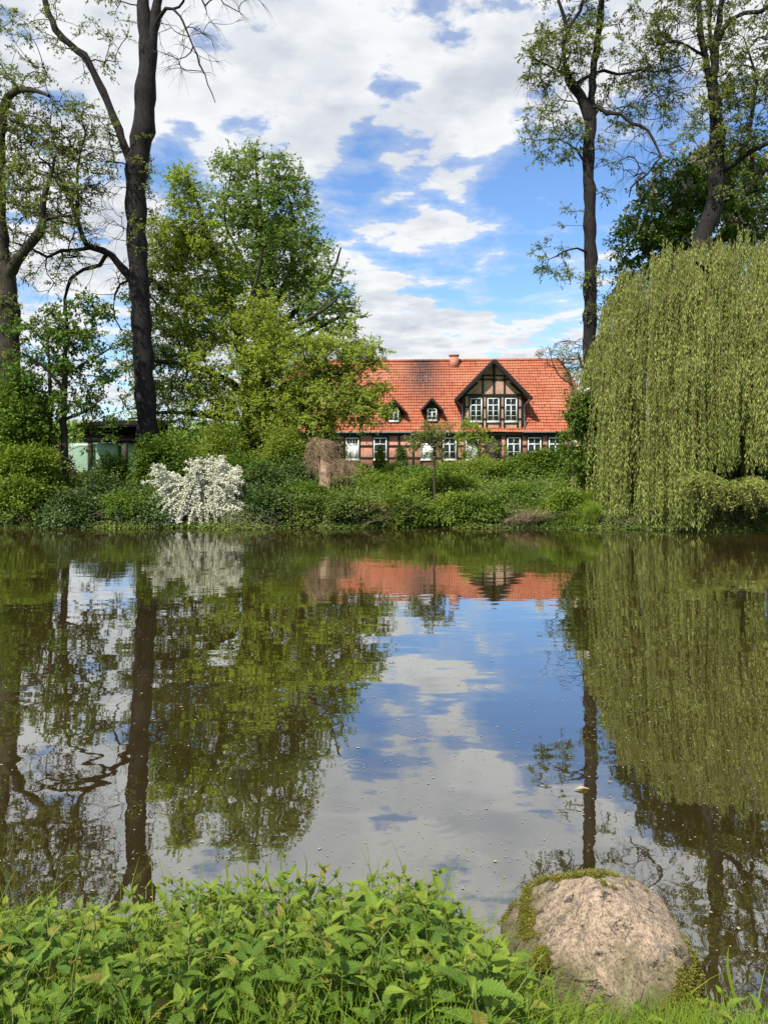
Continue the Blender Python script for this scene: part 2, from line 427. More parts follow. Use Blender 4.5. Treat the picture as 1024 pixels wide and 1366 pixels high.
def water_mat():
    m, k = new_mat('pond_water')
    g = k.n('ShaderNodeNewGeometry'); pos = g.outputs['Position']
    s = k.n('ShaderNodeSeparateXYZ', ins={0: pos}); x, y = s.outputs[0], s.outputs[1]
    # slow undulation everywhere, small wind ripples towards the far shore, rings where bubbles rise
    a = k.noise(k.n('ShaderNodeMapping', ins={0: pos, 3: (0.55, 1.4, 1)}).outputs[0], 1.1, 2, 0.5)
    b = k.noise(k.n('ShaderNodeMapping', ins={0: pos, 3: (1.0, 4.5, 1)}).outputs[0], 2.2, 2, 0.5, 0.4)
    c = k.noise(pos, 9.0, 2, 0.5)
    far = k.ss(y, 9.0, 23.0)
    h = k.m('ADD', k.m('MULTIPLY', a, 0.0042), k.m('MULTIPLY', k.m('MULTIPLY', b, far), 0.0016))
    h = k.m('ADD', h, k.m('MULTIPLY', c, 0.00018))
    rings = [(475, 1021, 0.09, 100), (577, 1093, 0.20, 70), (540, 1135, 0.16, 62)]
    for px, py, rad, fr in rings:
        yy = EYE * F / (py - HY); xx = (px - CX) * yy / F
        dx = k.m('SUBTRACT', x, xx); dy = k.m('SUBTRACT', y, yy)
        d = k.m('SQRT', k.m('ADD', k.m('MULTIPLY', dx, dx), k.m('MULTIPLY', dy, dy)))
        e = k.m('EXPONENT', k.m('MULTIPLY', k.m('MULTIPLY', d, d), -1.0 / rad ** 2))
        h = k.m('ADD', h, k.m('MULTIPLY', k.m('MULTIPLY', k.m('SINE', k.m('MULTIPLY', d, fr)), e), 0.00016 * 90 / (fr + 30)))
    bp = k.n('ShaderNodeBump', ins={'Height': h, 'Strength': 1.0, 'Distance': 1.0})
    cosv = k.m('ABSOLUTE', k.n('ShaderNodeVectorMath', operation='DOT_PRODUCT', ins={0: g.outputs['Incoming'], 1: (0.0, 0.0, 1.0)}).outputs['Value'])
    om = k.m('SUBTRACT', 1.0, cosv)
    fac = k.m('ADD', 0.26, k.m('MULTIPLY', k.m('POWER', om, 2.4), 0.62), clamp=True)
    n = k.noise(pos, 0.35, 3, 0.5)
    body = k.mixc(k.ss(n, 0.35, 0.65), (0.026, 0.018, 0.005), (0.038, 0.026, 0.008))
    d = k.n('ShaderNodeBsdfDiffuse', ins={0: body})
    gl = k.n('ShaderNodeBsdfGlossy', ins={0: (0.96, 0.98, 0.96, 1), 1: 0.012, 'Normal': bp.outputs[0]})
    mx = k.n('ShaderNodeMixShader', ins={0: fac, 1: d.outputs[0], 2: gl.outputs[0]})
    k.n('ShaderNodeOutputMaterial', ins={0: mx.outputs[0]}); return m
M_water = water_mat()

def granite_mat():
    m, k = new_mat('pink_granite')
    g = k.n('ShaderNodeTexCoord').outputs['Object']
    n1 = k.noise(g, 38, 5, 0.75); n2 = k.noise(g, 9, 5, 0.65); n3 = k.noise(g, 95, 3, 0.7)
    vo = k.n('ShaderNodeTexVoronoi', ins={'Vector': g, 'Scale': 85.0}).outputs[1]
    c = k.mixc(k.ss(n1, 0.36, 0.62), (0.168, 0.118, 0.080), (0.479, 0.344, 0.223))
    c = k.mixc(k.m('MULTIPLY', vo, 0.35), c, (0.629, 0.510, 0.374))
    pit = k.noise(k.n('ShaderNodeMapping', ins={0: g, 2: (0, .5, .6), 3: (9, 16, 24)}).outputs[0], 1.0, 4, 0.7)
    c = k.mixc(k.m('MULTIPLY', k.ss(pit, 0.60, 0.68), 0.8), c, (0.07, 0.062, 0.058))
    c = k.mixc(k.m('MULTIPLY', k.ss(n3, 0.55, 0.66), 0.85), c, (0.06, 0.05, 0.05))
    c = k.mixc(k.m('MULTIPLY', k.ss(n2, 0.56, 0.68), 0.75), c, (0.15, 0.13, 0.12))
    s = k.n('ShaderNodeSeparateXYZ', ins={0: g})
    n4 = k.noise(g, 6, 5, 0.65)
    # algae along the wet foot and on the left flank
    low = k.ss(k.m('ADD', k.m('MULTIPLY', s.outputs[2], -1.0), k.m('MULTIPLY', n4, 0.55)), -0.02, 0.20)
    lf = k.ss(k.m('ADD', k.m('MULTIPLY', s.outputs[0], -1.0), k.m('MULTIPLY', n4, 0.35)), 0.38, 0.52)
    c = k.mixc(k.m('MULTIPLY', k.m('MAXIMUM', low, lf), 0.85), c, (0.085, 0.085, 0.030))
    h = k.m('ADD', k.m('MULTIPLY', n1, 0.6), k.m('ADD', k.m('MULTIPLY', n2, 1.3), k.m('SUBTRACT', k.m('MULTIPLY', n3, 0.35), k.m('MULTIPLY', k.ss(pit, 0.58, 0.70), 0.9))))
    b = k.n('ShaderNodeBump', ins={'Height': h, 'Strength': 1.0, 'Distance': 0.035})
    p = k.n('ShaderNodeBsdfPrincipled', ins={'Base Color': c, 'Roughness': 0.9, 'Normal': b.outputs[0]}); p.inputs['Specular IOR Level'].default_value = 0.25
    k.n('ShaderNodeOutputMaterial', ins={0: p.outputs[0]}); return m
M_granite = granite_mat()
M_moss = leaf_mat('moss_tuft', (0.090, 0.090, 0.010), (0.260, 0.240, 0.035), (0.12, 0.07, 0.03), trans=0.25, gloss=0.02, scale=14.0)

def nettle_mat(name, c1, c2):
    m, k = new_mat(name)
    tc = k.n('ShaderNodeTexCoord').outputs['Object']
    s = k.n('ShaderNodeSeparateXYZ', ins={0: tc})   # leaf lies along +x, half width along y, length 1
    ay = k.m('ABSOLUTE', s.outputs[1])
    rnd = k.n('ShaderNodeObjectInfo').outputs['Random']
    mid = k.m('SUBTRACT', 1.0, k.ss(ay, 0.006, 0.022))
    sw = k.m('SINE', k.m('MULTIPLY', k.m('SUBTRACT', s.outputs[0], k.m('MULTIPLY', ay, 0.9)), 58.0))
    vein = k.m('MAXIMUM', mid, k.m('MULTIPLY', k.ss(sw, 0.72, 1.0), 0.7))
    n = k.noise(tc, 7, 4, 0.6)
    c = k.mixc(k.m('ADD', k.m('MULTIPLY', rnd, 0.65), k.m('MULTIPLY', n, 0.35)), c1, c2)
    c = k.mixc(k.m('MULTIPLY', vein, 0.30), c, (0.30, 0.40, 0.08))
    spot = k.m('MULTIPLY', k.ss(rnd, 0.90, 0.96), k.ss(k.noise(tc, 4, 4, 0.65), 0.38, 0.60))
    c = k.mixc(spot, c, (0.30, 0.24, 0.05))
    hgt = k.m('ADD', k.m('MULTIPLY', vein, -1.0), k.m('MULTIPLY', k.noise(tc, 22, 2, 0.5), 0.8))
    b = k.n('ShaderNodeBump', ins={'Height': hgt, 'Strength': 0.8, 'Distance': 0.006})
    p = k.n('ShaderNodeBsdfPrincipled', ins={'Base Color': c, 'Roughness': 0.5, 'Normal': b.outputs[0]}); p.inputs['Specular IOR Level'].default_value = 0.35
    t = k.n('ShaderNodeBsdfTranslucent', ins={0: k.mixc(1.0, c, (1.5, 1.4, 0.35), 'MULTIPLY'), 'Normal': b.outputs[0]})
    mx = k.n('ShaderNodeMixShader', ins={0: 0.36, 1: p.outputs[0], 2: t.outputs[0]})
    k.n('ShaderNodeOutputMaterial', ins={0: mx.outputs[0]}); return m
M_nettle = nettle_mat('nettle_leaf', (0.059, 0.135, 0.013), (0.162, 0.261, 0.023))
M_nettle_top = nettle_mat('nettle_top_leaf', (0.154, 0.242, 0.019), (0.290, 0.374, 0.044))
M_stem = plain_mat('nettle_stem', (0.13, 0.20, 0.04), 0.6, 0.2, c2=(0.12, 0.11, 0.04))

# ------------------------------------------------------------------ ground and water
def far_shore(x):
    return 24.7 + 0.55 * math.sin(x * 0.55 + 1.0) * 0.5 + 0.25 * math.sin(x * 1.7) - (0.9 if x > 7 else 0.0) * min(1, (x - 7) / 2 if x > 7 else 0) + (0.012 * min(0, x + 12) ** 2)
def near_shore(x):
    t = min(1, max(0, (x - 0.10) / 0.45)); t = t * t * (3 - 2 * t)
    return 3.42 + 0.10 * math.sin(x * 2.1 + 0.6) + 0.05 * math.sin(x * 7.0) - 0.46 * t + 0.05 * max(0, -x - 2) ** 1.5
def ground_z(x, y):
    if y < 12:
        d = near_shore(x) - y
        z = 0.85 * (1 - math.exp(-max(d, 0) / 0.95)) if d > 0 else max(-1.3, d * 0.42)
    else:
        d = y - far_shore(x)
        if d <= 0: z = max(-1.3, d * 0.5)
        else:
            z = 1.12 * (1 - math.exp(-d / 2.3)) + 0.10 * math.sin(x * 0.35) * min(1, d / 4) * max(0, 1 - d / 40)
    # the pond's two ends, outside the frame
    e = abs(x + 1) - 19
    if e > -3 and z < 0.9:
        t = min(1, max(0, (e + 3) / 4)); z = z * (1 - t) + 0.9 * t
    z += 0.05 * mnoise.noise(Vector((x * 0.8, y * 0.8, 0))) * (1 if z > 0.05 else 0.3)
    if y > 400: z -= 0
    return z

def axis(parts):
    out = []
    for a, b, n in parts: out += list(np.linspace(a, b, n, endpoint=False))
    return out
xs = axis([(-2500, -300, 8), (-300, -60, 12), (-60, -24, 18), (-24, -4, 50), (-4, 4, 70), (4, 24, 50), (24, 60, 18), (60, 300, 12), (300, 2500, 8)]) + [2500]
ys = axis([(-400, -30, 6), (-30, 0, 20), (0, 5, 60), (5, 20, 20), (20, 30, 60), (30, 80, 30), (80, 400, 14), (400, 4000, 10)]) + [4000]
gv = np.array([(x, y, ground_z(x, y)) for y in ys for x in xs])
nx, ny = len(xs), len(ys)
j, i = np.meshgrid(np.arange(ny - 1), np.arange(nx - 1), indexing='ij')
b0 = j * nx + i
gf = np.stack([b0, b0 + 1, b0 + nx + 1, b0 + nx], -1).reshape(-1, 4)
tag(link('ground', np_mesh('ground', gv, gf, smooth=True), M_ground), 'grassy banks and open meadow round the pond', kind='structure')
wv = np.array([(-24, -1, 0), (24, -1, 0), (24, 34, 0), (-24, 34, 0)], float)
# the ground stands above this sheet everywhere but in the basin
wf = np.array([[0, 1, 2, 3]])
tag(link('water', np_mesh('water', wv, wf), M_water), 'calm brown pond mirroring sky, trees and house', kind='structure')

def box_mesh(name, boxes):
    """boxes: (x0,x1,y0,y1,z0,z1)"""
    V, Fc = [], []
    for (x0, x1, y0, y1, z0, z1) in boxes:
        o = len(V)
        V += [(x0, y0, z0), (x1, y0, z0), (x1, y1, z0), (x0, y1, z0), (x0, y0, z1), (x1, y0, z1), (x1, y1, z1), (x0, y1, z1)]
        Fc += [(o, o + 3, o + 2, o + 1), (o + 4, o + 5, o + 6, o + 7), (o, o + 1, o + 5, o + 4), (o + 1, o + 2, o + 6, o + 5), (o + 2, o + 3, o + 7, o + 6), (o + 3, o, o + 4, o + 7)]
    return np_mesh(name, np.array(V, float), np.array(Fc))

def poly_mesh(name, V, faces):
    me = bpy.data.meshes.new(name); me.from_pydata([tuple(v) for v in V], [], faces); me.update(); return me

# ------------------------------------------------------------------ the farmhouse
HD = 64.0; YAW = R(-4.0); HX = (640 - CX) * HD / F
house = empty('farmhouse', (HX, HD, 0), YAW)
tag(house, 'long half-timbered red brick farmhouse with orange tiled roof across the pond', 'house')
cyaw, syaw = math.cos(YAW), math.sin(YAW)
def fu(px, w=0.0):
    """local u on the facade plane (depth w behind it) seen at pixel column px"""
    # world: X = HX + u c - w s ; Y = HD + u s + w c ; X/Y = (px-CX)/F
    k = (px - CX) / F
    return (k * (HD + w * cyaw) - HX + w * syaw) / (cyaw - k * syaw)
def fz(px, py, w=0.0):
    u = fu(px, w); Y = HD + u * syaw + w * cyaw
    return EYE + (HY - py) * Y / F
GZ = 1.05
zE = 4.12; zR = 10.75; halfD = 5.4; over = 0.45          # eaves, ridge, half depth, overhang
uL = fu(335); uR = fu(803)
ridL = fu(395, halfD); ridR = fu(746, halfD)
slope = (zR - zE) / (halfD + over)
def roof_pt(u, s):                                     # s 0 at the eaves, 1 at the ridge
    sag = -.09 * math.sin(max(0, min(1, (u - uL) / (uR - uL))) * math.pi) * s + .030 * mnoise.noise(Vector((u * .45, s * 3, 0)))   # an old roof is never quite flat
    return (u, -over + s * (halfD + over), zE + s * (zR - zE) + sag)
def tiled(name, e0, e1, r0, r1, mapf, nrows, tw=0.235, lift=0.075, wave=0.045, flip=False):
    """courses of pantiles: waves across, each course stepping over the one below; e/r = edge limits at eaves / top"""
    V, Fc = [], []; sub = 5
    lo = min(e0, r0); hi = max(e1, r1); nc = int((hi - lo) / tw)
    us = lo + np.arange(nc * sub + 1) * (tw / sub)
    ph = np.arange(nc * sub + 1) % sub / sub * 2 * math.pi
    wv_ = wave * (np.cos(ph) * 0.8 + 0.25 * np.cos(2 * ph))
    for r in range(nrows):
        o = len(V)
        for (s, h) in ((r / nrows - 0.004, lift), ((r + 1) / nrows, 0.004)):
            a = e0 + (r0 - e0) * min(1, max(0, s)); b = e1 + (r1 - e1) * min(1, max(0, s))
            for q, u in enumerate(us):
                V.append(mapf(min(max(u, a), b), s, h + wv_[q]))
        m = len(us)
        a = e0 + (r0 - e0) * r / nrows; b = e1 + (r1 - e1) * r / nrows
        for q in range(m - 1):
            if us[q + 1] <= a or us[q] >= b: continue
            f = (o + q, o + q + 1, o + m + q + 1, o + m + q)
            Fc.append(f)
    me = np_mesh(name, np.array(V), np.array(Fc)); return me
nr = Vector((0, -slope, 1)).normalized()
def map_front(u, s, h):
    p = roof_pt(u, s); return (p[0], p[1] + nr.y * h, p[2] + nr.z * h)
def map_back(u, s, h):
    p = roof_pt(u, s); return (p[0], 2 * halfD - (p[1] + nr.y * h), p[2] + nr.z * h)
NROW = 25
rf = link('roof', tiled('roof_front', uL - .4, uR + .3, ridL, ridR, map_front, NROW), M_roof, house); rf['kind'] = 'stuff'
rb = link('roof', tiled('roof_back', uL - .4, uR + .3, ridL, ridR, map_back, NROW, tw=0.47), M_roof, house); rb['kind'] = 'stuff'
def hipmap(side):
    ue = (uR + .3) if side > 0 else (uL - .4); ur = ridR if side > 0 else ridL
    def f(v, s, h): return (ue + (ur - ue) * s + side * h * 0.8, v, zE + s * (zR - zE) + h * 0.5)
    return f
for sd in (1, -1):
    h_ = link('hip', tiled('hip', -over, 2 * halfD + over, halfD - .02, halfD + .02, hipmap(sd), NROW, tw=0.3), M_roof, house); h_['kind'] = 'stuff'
# ridge and hip cap tiles: a row of half-round tiles
def cap_row(a, b, rad=0.14, ln=0.38):
    a = np.array(a); b = np.array(b); n = int(np.linalg.norm(b - a) / ln); paths = []
    for q in range(n):
        p0 = a + (b - a) * q / n; p1 = a + (b - a) * (q + 1.12) / n
        paths.append((np.array([p0, p1]), np.array([rad, rad * 0.82])))
    V, f = batch_tubes(paths, 8); return np_mesh('ridge_tiles', V, f)
o = link('ridge_tiles', cap_row((ridL, halfD, zR + .02), (ridR, halfD, zR + .02)), M_roof, house); o['kind'] = 'stuff'
o = link('hip_tiles', cap_row((uR + .3, -over, zE + .03), (ridR, halfD, zR + .03), 0.12), M_roof, house); o['kind'] = 'stuff'
# walls: shell with openings left for windows is not needed, frames stand in shallow reveals
wall = link('wall', box_mesh('wall', [(uL, uR, 0.0, 2 * halfD, GZ - 0.3, zE - 0.02)]), M_brick, house)
link('plinth', box_mesh('plinth', [(uL - .05, uR + .05, -0.06, 2 * halfD + .05, GZ - 0.3, GZ + 0.28)]), plain_mat('stone_plinth', (0.16, 0.14, 0.12), 0.9, 0.2), house)
link('soffit', box_mesh('soffit', [(uL - .35, uR + .25, -over + .06, -0.01, zE - 0.10, zE - 0.03)]), M_timber, house)
gm = bpy.data.meshes.new('gutter')
Vg, Fg = batch_tubes([(np.array([(uL - .4, -over - .04, zE - .02), (fu(616), -over - .04, zE - .02)]), np.array([.06, .06])), (np.array([(fu(697), -over - .04, zE - .02), (uR + .3, -over - .04, zE - .02)]), np.array([.06, .06]))], 8)
link('gutter', np_mesh('gutter', Vg, Fg), M_lead, house)

unit = box_mesh('beam', [(-.5, .5, -.5, .5, -.5, .5)]); unit.materials.append(M_timber)
def beam_uz(u0, z0, u1, z1, w=0.17, v=-0.025, d=0.09, name='beam', me=None):
    """timber in the wall plane from (u0,z0) to (u1,z1), standing proud of the brick"""
    o = link(name, me or unit, None, house)
    L = math.hypot(u1 - u0, z1 - z0); a = math.atan2(z1 - z0, u1 - u0)
    o.location = ((u0 + u1) / 2, v, (z0 + z1) / 2); o.rotation_euler = (0, -a, 0); o.scale = (L, d, w)
    return o
# ground floor frame
WIN = [470, 507, 570, 599.5, 629.5, 685, 712.5, 740.5, 768]
posts = sorted([459, 479, 498, 517, 532, 551, 562, 580, 590.5, 609, 620, 639, 647, 667, 675.5, 695, 703.5, 722, 731, 751, 759, 778, 790] + [345, 362, 381, 400, 419, 438])
for n_, p in enumerate(posts):
    beam_uz(fu(p), GZ + 0.28, fu(p), zE - 0.12, 0.17)
beam_uz(uL, zE - 0.20, uR, zE - 0.20, 0.20, v=-0.035)
zmid, zlow = 2.98, 1.98
def isin(a, b, lst): return any(a < w < b for w in lst)
pp = [335] + posts + [803]
for a, b in zip(pp[:-1], pp[1:]):
    c = (a + b) / 2
    if any(abs(c - w) < 7 for w in WIN + [657]) : 
        beam_uz(fu(a) + .09, 3.75, fu(b) - .09, 3.75, 0.10, v=-0.03)
        if c != 657 and abs(c - 657) > 7: beam_uz(fu(a) + .09, 1.72, fu(b) - .09, 1.72, 0.10, v=-0.03)
    else:
        for z in (zmid, zlow): beam_uz(fu(a) + .08, z, fu(b) - .08, z, 0.15)

def window_mesh(w, h, cols, rows_low, transom=0.30, fr=0.085, bar=0.035):
    """white casement: outer frame, transom, centre post, glazing bars; x centred, z from 0"""
    bx = [(-w / 2, w / 2, -.07, .03, 0, fr * 1.2), (-w / 2, w / 2, -.07, .03, h - fr, h), (-w / 2, -w / 2 + fr, -.069, .029, fr * 1.2, h - fr), (w / 2 - fr, w / 2, -.069, .029, fr * 1.2, h - fr)]
    zt = h * (1 - transom)
    bx.append((-w / 2 + fr, w / 2 - fr, -.075, .02, zt - .05, zt + .05))
    bx.append((-.045, .045, -.068, .02, fr * 1.2, zt - .05)); bx.append((-bar / 2 * 1.3, bar / 2 * 1.3, -.055, .02, zt + .05, h - fr))
    for k in range(1, rows_low):
        z = fr * 1.2 + (zt - .05 - fr * 1.2) * k / rows_low
        bx.append((-w / 2 + fr, -.045, -.05, .01, z - bar / 2, z + bar / 2)); bx.append((.045, w / 2 - fr, -.05, .01, z - bar / 2, z + bar / 2))
    if cols > 2:
        for k in range(1, cols):
            if k * 2 == cols: continue
            x = -w / 2 + fr + (w - 2 * fr) * k / cols; bx.append((x - bar / 2, x + bar / 2, -.054, .012, zt + .05, h - fr))
    bx.append((-w / 2 - .05, w / 2 + .05, -.13, -.071, -.05, .02))
    return box_mesh('window', bx)
WM = {}
def place_window(u, z0, w, h, cols=2, rows=2, key=None, v=-0.02, label=None, curtain=False):
    key = key or (round(w, 2), round(h, 2), cols, rows)
    if key not in WM:
        a = window_mesh(w, h, cols, rows); a.materials.append(M_white)
        b = box_mesh('pane', [(-w / 2 + .05, w / 2 - .05, -.036, -.026, .05, h - .05)]); b.materials.append(M_glass)
        c = None
        WM[key] = (a, b)
    a, b = WM[key]
    o = link('window', a, None, house, (u, v, z0)); p = link('pane', b, None, o)
    if label: o['label'] = label
    if curtain:
        cm = box_mesh('curtain', [(-w / 2 + .1, -.05, -.042, -.037, .1, h * .66), (.05, w / 2 - .1, -.042, -.037, .1, h * .66)])
        link('curtain', cm, M_curtain, o)
    return o
for p in WIN:
    z1 = 3.68; z0 = 1.80
    if p == 470: place_window(fu(p), z0, 1.10, z1 - z0, 4, 1, label='white window with four narrow top lights and net curtains', curtain=True)
    else: place_window(fu(p), z0, 1.10, z1 - z0, 2, 2, curtain=(p in (570, 629.5, 768)))
for p in (371, 409, 446): place_window(fu(p), 1.80, 1.10, 1.88, 2, 2)
# entrance: recess shade painted as a flat dark panel, wooden door before it
link('doorway', box_mesh('doorway', [(fu(648), fu(666), -.035, -.005, GZ + .28, 3.68)]), plain_mat('doorway_shade', (0.030, 0.022, 0.018), 0.8), house)
dr = link('door', box_mesh('door', [(fu(652), fu(662), -.075, -.037, GZ + .28, 3.1)] + [(fu(652) + .1, fu(657) - .06, -.085, -.076, z, z + .5) for z in (1.5, 2.2)] + [(fu(657) + .06, fu(662) - .1, -.085, -.076, z, z + .5) for z in (1.5, 2.2)]), plain_mat('brown_door', (0.06, 0.035, 0.022), 0.6, 0.2), house)
link('handle', box_mesh('handle', [(-.06, .06, -.12, -.087, -.02, .02)]), M_lead, dr, (fu(653.5), 0, 2.05))
link('porch_post', box_mesh('porch_post', [(fu(669), fu(673), -.05, -.004, GZ + .28, 3.95)]), M_brick, house)

# the cross gable
GV = -0.16                                              # its wall stands a hand forward of the facade
gl, gr_ = fu(618, GV), fu(697, GV); gpx = 658.5; gu = fu(gpx, GV)
zb = fz(658, 577.5, GV); zb2 = fz(658, 527, GV); zap = fz(658, 484, GV)
gV = [(gl, GV, zb), (gr_, GV, zb), (gr_, GV, zb2), (gu, GV, zap), (gl, GV, zb2)]
gB = [(x, 4.6, z) for x, y, z in gV]
link('gable_wall', poly_mesh('gable_wall', gV + gB, [(0, 1, 2, 3, 4), (1, 6, 7, 2), (0, 4, 9, 5)]), M_brick2, house)
def G(px, py): return fu(px, GV), fz(px, py, GV)
def gbeam(x0, y0, x1, y1, w=0.15):
    a, b = G(x0, y0); c, d = G(x1, y1); beam_uz(a, b, c, d, w, v=GV - 0.03, d=0.09)
for x in (619.3, 626.3, 643.3, 648.8, 666.6, 672.4, 690.2, 695.8): gbeam(x, 576, x, 527.6)
gbeam(617.5, 527, 697.5, 527, .2); gbeam(618, 575.8, 697, 575.8, .22)
for a, b in ((626.8, 643), (649.2, 666.2), (672.8, 690)):
    gbeam(a, 563.6, b, 563.6, .12); gbeam(a, 529.8, b, 529.8, .08)
for a, b in ((620, 625.6), (644, 648.3), (667.2, 672), (690.8, 695)):
    for y in (543, 558.5): gbeam(a, y, b, y, .12)
gbeam(658.5, 526, 658.5, 486, .17); gbeam(643.8, 526, 643.8, 500, .13); gbeam(672.6, 526, 672.6, 500, .13)
gbeam(639, 506.2, 658, 506.2, .12); gbeam(659, 506.2, 678, 506.2, .12); gbeam(644.5, 500.8, 658, 500.8, .11); gbeam(659, 500.8, 672, 500.8, .11)
gbeam(620, 526, 637, 510.5, .12); gbeam(697, 526, 680, 510.5, .12)
for p in (634.8, 657.6, 681.3):
    a, z1 = G(p, 531.0); _, z0 = G(p, 562.8)
    place_window(a, z0, 0.98, z1 - z0, 2, 3, v=GV - 0.02)
# gable roof, two tiled planes with dark barge boards
zpk = fz(658.5, 479.5, -0.9); uP = fu(659.0, -0.9)
uA, zA = fu(607.5, -0.9), fz(607.5, 532.5, -0.9); uB, zB = fu(708.5, -0.9), fz(708.5, 531, -0.9)
def gable_roof(uA, zA, uB, zB, uP, zP, v0, depth_fn, nrows, name='gable_roof', tw=0.235, wave=.03):
    for (ue, ze) in ((uA, zA), (uB, zB)):
        n_ = Vector((-(zP - ze), 0, (uP - ue))).normalized()
        if n_.z < 0: n_ = -n_
        def mp(v, s, h, ue=ue, ze=ze, n_=n_):
            return (ue + (uP - ue) * s + n_.x * h, v, ze + (zP - ze) * s + n_.z * h)
        o = link(name, tiled(name, v0, depth_fn(ze), v0, depth_fn(zP), mp, nrows, tw, wave=wave), M_roof, house); o['kind'] = 'stuff'
dep = lambda z: (z - zE) / slope - over + 0.15
gable_roof(uA, zA, uB, zB, uP, zpk, -0.92, dep, 15)
def barge(ua, za, ub, zb_, v, w=0.30, d=0.10, mat=None):
    me = unit
    o = beam_uz(ua, za - .06, ub, zb_ - .06, w, v=v, d=d, name='barge_board'); return o
barge(uA - .05, zA - .06, uP, zpk, -0.97); barge(uB + .05, zB - .06, uP, zpk, -0.975)
# dark boarded underside of the projecting verge
for (ue, ze) in ((uA, zA), (uB, zB)):
    link('verge_soffit', poly_mesh('verge_soffit', [(ue, -.9, ze - .08), (uP, -.9, zpk - .08), (uP, GV - .01, zpk - .08), (ue, GV - .01, ze - .08)], [(0, 1, 2, 3)]), M_timber, house)
# boarded cheeks either side, down to the roof
for s_, u_ in ((-1, gl), (1, gr_)):
    link('cheek', box_mesh('cheek', [(u_ - .05 if s_ < 0 else u_ + .004, u_ - .004 if s_ < 0 else u_ + .05, GV, 4.4, zb, zb2 + .1)]), M_lead, house)
o = link('downpipe', np_mesh('downpipe', *batch_tubes([resample([(uA + .1, -.75, zA - .15), (uA + .5, -.5, zA - .55), (gl - .12, -.3, zA - .9), (gl - .12, -.3, zb + .1)], [.05] * 4, .3)], 6)), M_lead, house)
o = link('downpipe', np_mesh('downpipe', *batch_tubes([resample([(uB - .1, -.75, zB - .15), (uB - .5, -.5, zB - .55), (gr_ + .12, -.3, zB - .9), (gr_ + .12, -.3, zb + .1)], [.05] * 4, .3)], 6)), M_lead, house)
link('jetty', box_mesh('jetty', [(gl - .1, gr_ + .1, -.30, -.05, zb - .16, zb - .01)]), M_fascia, house)

# the two small dormers
for n_, (cx_, wx0, wx1, top, y0, y1, ax0, ax1, ay) in enumerate([(525.2, 518.2, 531.6, 533, 546, 562.3, 509.5, 541, 549.5), (576, 569.8, 582.4, 531, 545, 561.2, 561.2, 590.5, 547.5)]):
    s0 = (fz(cx_, 563, 0) - zE) / (zR - zE); vd = -over + s0 * (halfD + over) - 0.05
    for _ in range(3):
        z_ = fz(cx_, 563.5, vd); s0 = (z_ - zE) / (zR - zE); vd = -over + s0 * (halfD + over) - 0.08
    u0, u1 = fu(wx0 - 2.2, vd), fu(wx1 + 2.2, vd); uc = fu(cx_, vd)
    z0 = fz(cx_, 564, vd); z1 = fz(cx_, 546, vd); zt = fz(cx_, top + 3, vd)
    V = [(u0, vd, z0), (u1, vd, z0), (u1, vd, z1), (uc, vd, zt), (u0, vd, z1)]
    B = [(x, vd + 3.2, z) for x, y, z in V]
    link('dormer_wall', poly_mesh('dormer_wall', V + B, [(0, 1, 2, 3, 4), (1, 6, 7, 2), (0, 4, 9, 5)]), M_timber, house)
    place_window((fu(wx0, vd) + fu(wx1, vd)) / 2, fz(cx_, y1, vd), fu(wx1, vd) - fu(wx0, vd), fz(cx_, y0, vd) - fz(cx_, y1, vd), 2, 2, v=vd - .02)
    v0 = vd - .45
    a0, a1, b0_, b1 = fu(ax0, v0), fz(ax0, ay, v0), fu(ax1, v0), fz(ax1, ay, v0)
    pu, pz = fu(cx_, v0), fz(cx_, top, v0)
    gable_roof(a0, a1, b0_, b1, pu, pz, v0, dep, 5, name='dormer_roof')
    for (q, r_) in ((a0, a1), (b0_, b1)):
        o = beam_uz(q, r_ - .03, pu, pz - .03, .16, v=v0 - .04 - (0.004 if q == a0 else 0), d=.07, name='barge_board')
# chimney and dish
cu, cz = fu(605.5, halfD - .3), zR
ch = link('chimney', box_mesh('chimney', [(cu - .38, cu + .38, halfD - .6, halfD + .2, zR - .8, zR + .36), (cu - .45, cu + .45, halfD - .67, halfD + .27, zR + .36, zR + .48)]), M_brick, house)
dm = bpy.data.meshes.new('dish')
bm = bmesh.new(); bmesh.ops.create_uvsphere(bm, u_segments=14, v_segments=8, radius=.42)
for v in list(bm.verts):
    v.co.y = v.co.y * 0.22
bm.to_mesh(dm); bm.free()
su = fu(719, halfD)
dish = link('satellite_dish', dm, plain_mat('dish_grey', (0.35, 0.34, 0.33), 0.6, 0.15), house, (su, halfD - .2, zR + .62))
link('mast', box_mesh('mast', [(-.03, .03, .1, .16, -.75, .1)]), M_lead, dish)

